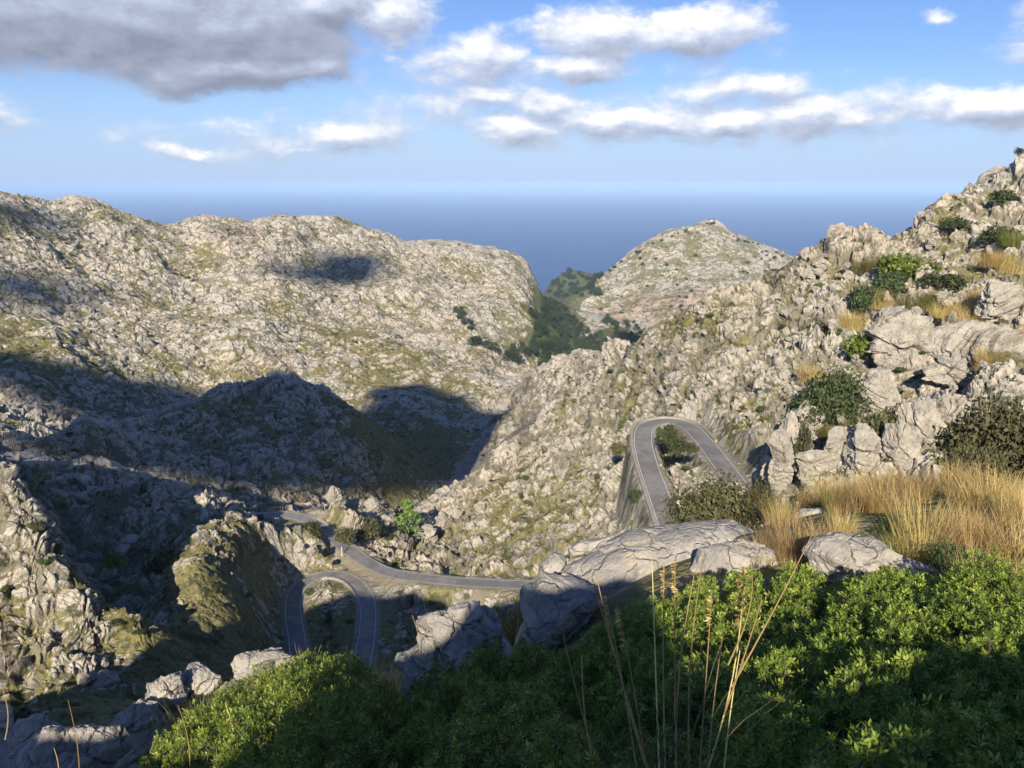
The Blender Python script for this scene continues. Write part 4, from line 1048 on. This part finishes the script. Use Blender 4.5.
    while k < 270:
        px = rg.uniform(455, 660); py = rg.uniform(285, 372)
        inw = poly_in(px, py, [(545,300),(560,308),(585,330),(612,345),(606,362),(585,372),(560,365),(545,366),(530,352),(536,330),(528,318),(540,318)])
        ins = poly_in(px, py, [(600,318),(650,328),(668,318),(650,345),(620,345)]) or poly_in(px, py, [(455,315),(478,315),(482,345),(500,355),(528,350),(530,366),(505,362),(470,345)])
        if not (inw or (ins and rg.random() < .5)): continue
        h = ground_at(px, py, 700, 2500)
        if h is None: continue
        p = Vector(h); H = rg.uniform(9, 15)
        place_plant('pine_tree', tr[k % 3][0], tr[k % 3][1], (p.x, p.y, p.z - .5), H * 1.3, H, rg.random() * 6, 'crown', 'trunk', M['pined'], M['bark'],
                    label='dark pine in the wooded ravine that runs down to the sea', category='tree', group='pines of the wooded ravine'); k += 1
    k = 0
    while k < 80:
        if k < 26:
            t = rg.random(); X = np.interp(t, [0, .2, .45, .6, .8, 1], [605, 650, 690, 712, 740, 785]); Yp = np.interp(X, [605, 630, 660, 690, 712, 733, 752, 790], [273, 254, 238, 228, 221, 235, 242, 258]) + rg.uniform(0, 3)
        elif k < 50: X = rg.uniform(735, 790); Yp = rg.uniform(243, 275)
        else: X = rg.uniform(600, 720); Yp = rg.uniform(250, 330)
        h = ground_at(X, Yp + 1, 1400, 2900)
        if h is None: k += 1; continue
        H = rg.uniform(6, 12) * (1 if k > 26 else 1.1)
        place_plant('hill_tree', tr[1 + k % 2][0], tr[1 + k % 2][1], (h[0], h[1], h[2] - 2), H * 1.6, H, 0, 'crown', 'trunk', M['pined'], M['bark'],
                    label='small dark tree on the hill beside the sea', category='tree', group='trees on the far hill'); k += 1
    k = 0
    while k < 90:
        X = rg.uniform(545, 600); Yp = rg.uniform(269, 300)
        h = ground_at(X, Yp, 1700, 3300)
        k += 1
        if h is None: continue
        H = rg.uniform(12, 20)
        place_plant('coast_tree', tr[k % 3][0], tr[k % 3][1], (h[0], h[1], h[2] - 1), H * 1.7, H, 0, 'crown', 'trunk', M['pined'], M['bark'],
                    label='dark tree of the wood covering the low headland by the sea', category='tree', group='trees of the headland')
    # dry grass on the slopes
    tuft = [blades_mesh('blades', 380, 1.0, .5, .0055, 500 + i, .45, .5, sd=.62) for i in range(4)]
    for m_ in tuft: m_.materials.append(M['straw'])
    def clump(px, py, r, hm, label, mat='straw', group=None, w=1.0, name='dry_grass_tuft', k=None):
        h = zgrid(toaz_y(px, py), r); me = tuft[int(rg.integers(0, 3))]
        o = bpy.data.objects.new(name, me); COL.objects.link(o); o.location = (h[0], h[1], h[2]); o.scale = (w * hm, w * hm, hm); o.rotation_euler.z = rg.random() * 6
        o.material_slots[0].link = 'OBJECT'; o.material_slots[0].material = M[mat]
        o['label'] = label; o['category'] = 'grass'
        if group: o['group'] = group
    def toaz_y(px, py): return float(ray(px, py)[0])
    n = 0
    while n < 150:                                  # golden stand between the slab and the crags
        r = 7.0 + 10.5 * rg.random() ** .8; px = rg.uniform(690, 1045)
        lo = 7.0 + (2.6 if px < 765 else 0) + (1.0 if px < 900 else 0)
        if r < lo: continue
        clump(px, 500, r, rg.uniform(.24, .54), 'golden dry grass in the dense stand between the low rock and the crags', 'strawg' if n % 8 == 0 else 'straw', 'golden grass stand', rg.uniform(.6, 1.1)); n += 1
    for i in range(16):
        clump(rg.uniform(585, 655), 500, rg.uniform(10.6, 12.5), rg.uniform(.4, .6), 'short dry grass on the rim behind the left end of the slab', 'straw', 'dry grass behind the slab')
    for i in range(22):
        clump(rg.uniform(430, 560), 500, rg.uniform(9.0, 11.0), rg.uniform(.45, .7), 'thin dry grass in the shade left of the slab', 'strawg', 'shaded grass on the rim')
    for i in range(26):
        clump(rg.uniform(290, 420), 500, rg.uniform(7.2, 10.2), rg.uniform(.35, .6), 'thin straw standing on the rim above the lower loop', 'straw' if i % 2 else 'strawg', 'straw above the lower loop')
    for i in range(34):
        clump(rg.uniform(120, 390), 500, rg.uniform(5.6, 9.0), rg.uniform(.35, .6), 'green and straw coloured grass growing through the left shrub', 'strawg' if i % 3 else 'straw', 'grass in the left shrub')
    n = 0
    pts = [(872,258),(1000,260),(985,300),(1010,250),(900,345),(885,350),(940,340),(965,335),(812,385),(1005,360),(990,365),(950,310),(835,425),(850,330),(1018,350),(925,300),(880,310),(975,320)]
    for i, (px, py) in enumerate(pts * 5):
        px += rg.normal() * 7; py += rg.normal() * 4
        h = ground_at(px, py, 60, 400)
        if h is None: continue
        o = bpy.data.objects.new('slope_grass_tuft', tuft[i % 3]); COL.objects.link(o); o.location = h; s = rg.uniform(1.0, 1.7) * math.hypot(h[0], h[1]) / 75; o.scale = (s, s, s); o.rotation_euler.z = rg.random() * 6
        o.material_slots[0].link = 'OBJECT'; o.material_slots[0].material = M['straw' if i % 3 else 'strawg']
        o['label'] = 'straw yellow tuft between the crags of the right slope'; o['category'] = 'grass'; o['group'] = 'tufts between the crags'

# near shrubs: a canopy over a patch of the shelf ---------------------
def near_shrub(name, poly, label, n, hgt, seed, mat, leaf=.0145, lump=.42):
    P = np.array(pol_xy(poly)); rg = np.random.default_rng(seed)
    lo, hi = P.min(0), P.max(0); m = int(n * 2.2)
    x = rg.uniform(lo[0], hi[0], m); y = rg.uniform(lo[1], hi[1], m)
    # nearer ground needs more leaves
    ok = poly_in(x + .12 * vnoise(x * 4, y * 4, 5), y + .12 * vnoise(x * 4, y * 4, 6), [tuple(p) for p in P]); x, y = x[ok][:n], y[ok][:n]; n = len(x)
    F1, G, H, T = voro(x / lump, y / lump, seed)
    f1, g1, h1, t1 = voro(x / lump * 3.1, y / lump * 3.1, seed + 1)
    # distance to the rim lets the canopy curve down
    dr = np.full(n, 9.)
    for i in range(len(P)):
        a, b = P[i], P[(i + 1) % len(P)]; d = b - a; t = np.clip(((x - a[0]) * d[0] + (y - a[1]) * d[1]) / (d @ d), 0, 1)
        dr = np.minimum(dr, np.hypot(x - a[0] - t * d[0], y - a[1] - t * d[1]))
    rim = np.clip(dr / .45, 0, 1) ** .5
    top = hgt * (.45 + .55 * rim) + (.24 * (1 - F1 ** 1.6) + .10 * (H - .5)) * (lump / .34) + .075 * (1 - f1) - .20 * (1 - sstep(0, .3, G)) - .10 * (1 - sstep(0, .3, g1))
    top *= (.35 + .65 * rim)
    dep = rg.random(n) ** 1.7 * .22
    z = base_z(x, y) + top - dep
    C0 = np.c_[x, y, z]
    # each sprig: a rosette of leaves round an upward, outward axis
    e = .05
    def topz(xx, yy):
        F1, G, H, T = voro(xx / lump, yy / lump, seed); f1, g1, h1, t1 = voro(xx / lump * 3.1, yy / lump * 3.1, seed + 1)
        return base_z(xx, yy) + (.24 * (1 - F1 ** 1.6) + .10 * (H - .5)) * (lump / .34) + .055 * (1 - f1)
    gx = (topz(x + e, y) - topz(x - e, y)) / (2 * e); gy = (topz(x, y + e) - topz(x, y - e)) / (2 * e)
    N = np.c_[-np.clip(gx, -1.5, 1.5), -np.clip(gy, -1.5, 1.5), np.full(n, 1.1)] + rg.normal(size=(n, 3)) * .35; N /= np.linalg.norm(N, axis=1)[:, None]
    k = 8; A = np.cross(N, rand_dirs(n, rg)); A /= np.linalg.norm(A, axis=1)[:, None]; B = np.cross(N, A)
    Vs, tone = [], []
    t0 = np.clip(.30 + .5 * (1 - dep / .22) * rg.random(n) + .22 * rg.random(n) + .15 * (h1 - .5), 0, 1)  # deeper leaves get a darker tone: shade put into the colour
    for j in range(k):
        ph = 2 * PI * (j * .618) + rg.normal(size=n) * .25; el = .25 + .9 * (j / k)
        d = A * (np.cos(ph) * math.cos(el))[:, None] + B * (np.sin(ph) * math.cos(el))[:, None] + N * math.sin(el)
        L = leaf * (.75 + .5 * rg.random((n, 1)))
        c = C0 + d * L * 1.15 - N * (.018 * (1 - j / k))
        w = np.cross(d, N); w /= np.linalg.norm(w, axis=1)[:, None] + 1e-9
        V, F = quads(c, d * L, w * L * .42); Vs.append(V.reshape(n, 4, 3)); tone.append(np.clip(t0 + rg.normal(size=n) * .07, 0, 1))
    V = np.stack(Vs, 1).reshape(-1, 3); F = np.arange(len(V)).reshape(-1, 4); tone = np.stack(tone, 1).ravel()
    e = bpy.data.objects.new(name, None); COL.objects.link(e); c = P.mean(0); gz = float(base_z(np.array([c[0]]), np.array([c[1]]))[0]); e.location = (c[0], c[1], gz)
    e['label'] = label; e['category'] = 'shrub'
    V = V - np.array((c[0], c[1], gz))
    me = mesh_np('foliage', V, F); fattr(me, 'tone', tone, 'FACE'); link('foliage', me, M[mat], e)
    # twigs reaching up through the leaves
    m = n // 8; i = rg.choice(n, m, replace=False); p1 = C0[i] - np.array((c[0], c[1], gz)); d = rand_dirs(m, rg) * .5; d[:, 2] = -1; p0 = p1 + d * rg.uniform(.08, .28, (m, 1)); s = np.cross(d, rand_dirs(m, rg)); s /= np.linalg.norm(s, axis=1)[:, None]; s2 = np.cross(s, d); s2 /= np.linalg.norm(s2, axis=1)[:, None]
    w0, w1 = .0042, .002
    V = np.stack([p0 + s * w0, p0 - s * w0 * .5 + s2 * w0, p0 - s * w0 * .5 - s2 * w0, p1 + s * w1, p1 - s * w1 * .5 + s2 * w1, p1 - s * w1 * .5 - s2 * w1], 1)
    b = np.arange(m)[:, None] * 6; F = np.concatenate([b + np.array([[0, 1, 4, 3]]), b + np.array([[1, 2, 5, 4]]), b + np.array([[2, 0, 3, 5]])])
    link('stems', mesh_np('stems', V.reshape(-1, 3), F), M['twig'], e)
    return e

def stalk_tuft():
    """the tall dead stalks at the bottom middle, each leaning its own way"""
    e = bpy.data.objects.new('tall_grass_tuft', None); COL.objects.link(e); base = at(672, 800, 2.25); e.location = base
    e['label'] = 'tuft of tall dead grass stalks with drooping seed heads at the bottom middle'; e['category'] = 'grass'
    rg = np.random.default_rng(9)
    S = [(600,768,582,655,0),(607,768,560,620,0),(640,768,605,595,1),(650,768,618,606,1),(645,740,596,575,0),(660,768,652,560,0),(666,768,664,562,1),(677,768,675,560,1),(676,740,694,576,0),
         (690,768,703,558,0),(698,768,712,590,1),(706,768,722,640,0),(700,768,745,566,1),(728,640,752,572,2),(724,690,762,600,0),(732,662,812,535,0),(722,768,740,650,0),(655,768,598,600,0)]
    def tube(pts, rad, m=4):
        pts = np.array(pts); n = len(pts); V = []
        for i, p in enumerate(pts):
            d = pts[min(i + 1, n - 1)] - pts[max(i - 1, 0)]; d /= np.linalg.norm(d); x = np.cross(d, (.2, 1, .1)); x /= np.linalg.norm(x); y = np.cross(d, x)
            for k in range(m): V.append(p + (x * math.cos(2 * PI * k / m) + y * math.sin(2 * PI * k / m)) * rad[i])
        F = [(i * m + k, i * m + (k + 1) % m, (i + 1) * m + (k + 1) % m, (i + 1) * m + k) for i in range(n - 1) for k in range(m)]
        return np.array(V), np.array(F)
    for x0, y0, x1, y1, hd in S:
        r0 = rg.uniform(2.3, 2.6); r1 = rg.uniform(2.5, 3.1)
        A = np.array(at(x0, y0 + 25, r0)); B = np.array(at(x1, y1, r1)); bend = rg.normal(size=3) * .012
        pts = [A + (B - A) * t + bend * math.sin(PI * t) for t in np.linspace(0, 1, 9)]
        V, F = tube(pts, np.linspace(.0036, .0018, 9)); me = mesh_np('stalk', V - np.array(base), F, True); fattr(me, 'tone', np.full(len(F), rg.random()), 'FACE')
        s = link('stalk', me, M['straw'], e)
        if hd:
            C, U, W = [], [], []
            ax = (B - A) / np.linalg.norm(B - A)
            for q in range(46):
                t = rg.uniform(0, .14 if hd == 1 else .20); droop = np.array((rg.normal() * .004 - .006, rg.normal() * .004, -.012 * rg.random()))
                C.append(B - ax * t + droop); u = ax * .5 + np.array((rg.normal() * .4, rg.normal() * .3, -.5)); u /= np.linalg.norm(u); w = np.cross(u, rg.normal(size=3)); w /= np.linalg.norm(w)
                U.append(u * .011); W.append(w * .0038)
            V, F = quads(np.array(C) - np.array(base), np.array(U), np.array(W)); me = mesh_np('seed_head', V, F); fattr(me, 'tone', rg.random(len(F)), 'FACE')
            link('seed_head', me, M['straw'], s)
    me = blades_mesh('blades', 110, .42, .8, .0016, 91, .9, .9, sd=.16); link('blades', me, M['leafg'], e)
    # lone stalks elsewhere
    for i, (x0, y0, x1, y1, r, lab) in enumerate(((80,790,68,700,5.0,'single bent stalk rising in front of the broad grey rock'), (190,768,178,705,4.6,'single straw in front of the rocky rim'), (56,790,54,748,4.4,'short stalk at the bottom left'),
                                                  (5,740,3,690,4.2,'stalk at the very left edge'), (420,655,412,615,6.2,'thin stalk left of the lone boulder'), (515,640,517,600,7,'pale stalk between boulder and slab'),
                                                  (300,768,283,690,4.8,'long straw in the sunlit left shrub'), (236,768,226,705,4.4,'straw leaning over the left shrub'), (345,745,340,690,4.9,'straw at the right of the left shrub'))):
        A = np.array(at(x0, y0, r)); B = np.array(at(x1, y1, r * 1.03)); V, F = tube([A + (B - A) * t + np.array((.02, 0, 0)) * math.sin(PI * t) for t in np.linspace(0, 1, 7)], np.linspace(.004, .0016, 7))
        me = mesh_np('stalk', V - A, F, True); fattr(me, 'tone', np.full(len(F), rg.random()), 'FACE')
        o = link('dry_stalk', me, M['straw'], label=lab, category='stalk'); o.location = A

# unseen clouds added behind the viewpoint, outlined to throw the valley's shade -----
def shade_cloud(pts, label, alt=650, thick=26, res=None, noise=.5):
    Q = []
    for p in pts:
        if len(p) == 3: h = np.array(at(p[0], p[1], p[2]))
        else:
            h = hit(p[0], p[1], 60)
            if h is None: continue
        t = (alt - h[2]) / SUNV[2]; Q.append(tuple((h + SUNV * t)[:2]))
    P = np.array(Q); lo, hi = P.min(0) - 60, P.max(0) + 60; res = res or max(5.0, (hi - lo).max() / 110)
    nx, ny = int((hi[0] - lo[0]) / res) + 2, int((hi[1] - lo[1]) / res) + 2
    X, Y = np.meshgrid(lo[0] + np.arange(nx) * res, lo[1] + np.arange(ny) * res, indexing='ij')
    w = 14; ins = np.zeros(X.shape)
    for k in range(12):
        a = k * PI / 6; rr = w * (1 if k % 2 else .5); ins += poly_in(X + rr * math.cos(a), Y + rr * math.sin(a), Q)
    f = ins / 12 - .5 + .30 * fbm(X / 30, Y / 30, 3, 8) * noise
    solid = f > 0; solid[0] = solid[-1] = False; solid[:, 0] = solid[:, -1] = False
    H = thick * np.sqrt(np.clip(f, 0, 1)) * (.8 + .5 * fbm(X / 22, Y / 22, 2, 3))
    H = np.maximum(H, .5); V, F, idx = [], [], {}
    top = np.c_[X.ravel(), Y.ravel(), (alt + H).ravel()]; bot = np.c_[X.ravel(), Y.ravel(), (alt - H * .35).ravel()]
    N = nx * ny; I = np.arange(N).reshape(nx, ny)
    c = solid[:-1, :-1] | solid[1:, :-1] | solid[:-1, 1:] | solid[1:, 1:]; ii, jj = np.nonzero(c)
    q = np.stack([I[ii, jj], I[ii + 1, jj], I[ii + 1, jj + 1], I[ii, jj + 1]], 1)
    used, inv = np.unique(q.ravel(), return_inverse=True); q = inv.reshape(-1, 4); n = len(used)
    V = np.vstack([top[used], bot[used]]); Ff = np.vstack([q, q[:, ::-1] + n])
    # side walls on boundary edges
    from collections import Counter
    ed = Counter()
    E = np.concatenate([q[:, [0, 1]], q[:, [1, 2]], q[:, [2, 3]], q[:, [3, 0]]]); s = {tuple(e) for e in E.tolist()}
    side = [(b, a, a + n, b + n) for a, b in s if (b, a) not in s]
    Ff = np.vstack([Ff, np.array(side)])
    o = link('cloud', mesh_np('cloud', V, Ff, True), M['cloud'], label=label, category='cloud')
def build_shade_clouds():
    M['cloud'] = mat_plain('cloud_white', (.85, .85, .87), 1, 0, .03, .02)
    shade_cloud([(-70,345,640),(0,362,620),(60,371,620),(120,384,620),(200,396,640),(216,404,650),(222,392,470),(240,384,475),(262,378,478),(300,382,476),(345,398,470),(372,398,650),(392,388,670),(412,384,690),(432,388,690),(460,402,660),(500,424,620),(530,424,620),(500,450,520),(465,480,440),(430,500,425),
                 (380,492,400),(330,494,368),(280,502,330),(230,492,318),(150,472,325),(100,458,320),(40,462,290),(-70,450,270)], 'large ragged cloud added unseen behind the viewpoint, shaped to shade the valley')
    for i, (p, lab) in enumerate((([(256,268),(280,262),(300,264),(325,250),(356,252),(390,262),(386,280),(345,286),(300,276),(262,276)],'small unseen cloud added behind the viewpoint to shade the left crest'), ([(-20,200),(20,196),(58,206),(56,222),(20,226),(-20,224)],'small unseen cloud added behind the viewpoint to shade the far left crest'),
                 ([(-30,272),(30,272),(78,290),(84,308),(40,304),(-30,296)],'thin cloud low on the left behind the viewpoint'),                  ([(214,226),(230,224),(236,236),(218,238)],'tiny unseen cloud added behind the viewpoint to shade a spot near the left crest'), ([(612,330,1250),(640,324,1350),(672,330,1300),(668,342,1150),(630,346,1150)],'small unseen cloud added behind the viewpoint to shade the ravine'))):
        shade_cloud(p, lab, 1900, 12)
def build_hut():
    # small white house on the far summit
    c = ground_at(711, 221, 2200, 2800)
    if c is None: c = np.array(at(711, 220, 2600))
    e = bpy.data.objects.new('white_house', None); COL.objects.link(e); e.location = (c[0], c[1], c[2] - 1)
    e['label'] = 'tiny white house on the summit of the far hill by the sea'; e['category'] = 'house'
    link('wall', box_mesh('wall', (-4, -4, 0), (4, 4, 4)), M['plaster'], e)
    V = [(-4.4,-4.4,4.004),(4.4,-4.4,4.004),(4.4,4.4,4.004),(-4.4,4.4,4.004),(-4.4,0,5.6),(4.4,0,5.6)]
    me = bpy.data.meshes.new('roof'); me.from_pydata(V, [], [(0,1,5,4),(2,3,4,5),(0,4,3),(1,2,5),(3,2,1,0)]); link('roof', me, M['bark'], e)

mats()
me_g, GR = build_ground(); link('ground', me_g, mat_ground(), kind='structure')
build_sea(); build_world(); build_light_cam(); build_haze()
build_roads(); build_rocks(); build_shade_shoulder(); build_plants(); build_shade_clouds(); build_hut()
near_shrub('green_shrub', [(560,640,5.6),(600,600,6.5),(700,590,6.9),(820,580,6.9),(960,585,6.8),(1100,585,6.8),(1120,768,2.4),(1000,800,2.2),(820,800,2.2),(700,790,2.5),(620,740,3.4)],
           'wide bright green shrub filling the bottom right, its lower edge in shade', NSPRIG, .26, 1, 'leaf')
near_shrub('green_shrub', [(380,620,6.9),(440,600,7.2),(520,600,7.0),(590,640,5.6),(630,740,3.4),(700,800,2.3),(560,810,2.2),(440,800,2.3),(370,760,3.4)],
           'dark shaded shrub around the foot of the lone boulder', int(NSPRIG * .45), .24, 2, 'leaf')
near_shrub('green_shrub', [(400,640,7.6),(300,655,8.6),(230,690,8.2),(140,735,7.2),(90,790,5.6),(180,840,3.6),(330,810,3.0),(390,740,4.2)],
           'sunlit green shrub mixed with straw at the bottom left, behind the rocky rim', int(NSPRIG * .42), .46, 3, 'leaf')
stalk_tuft()
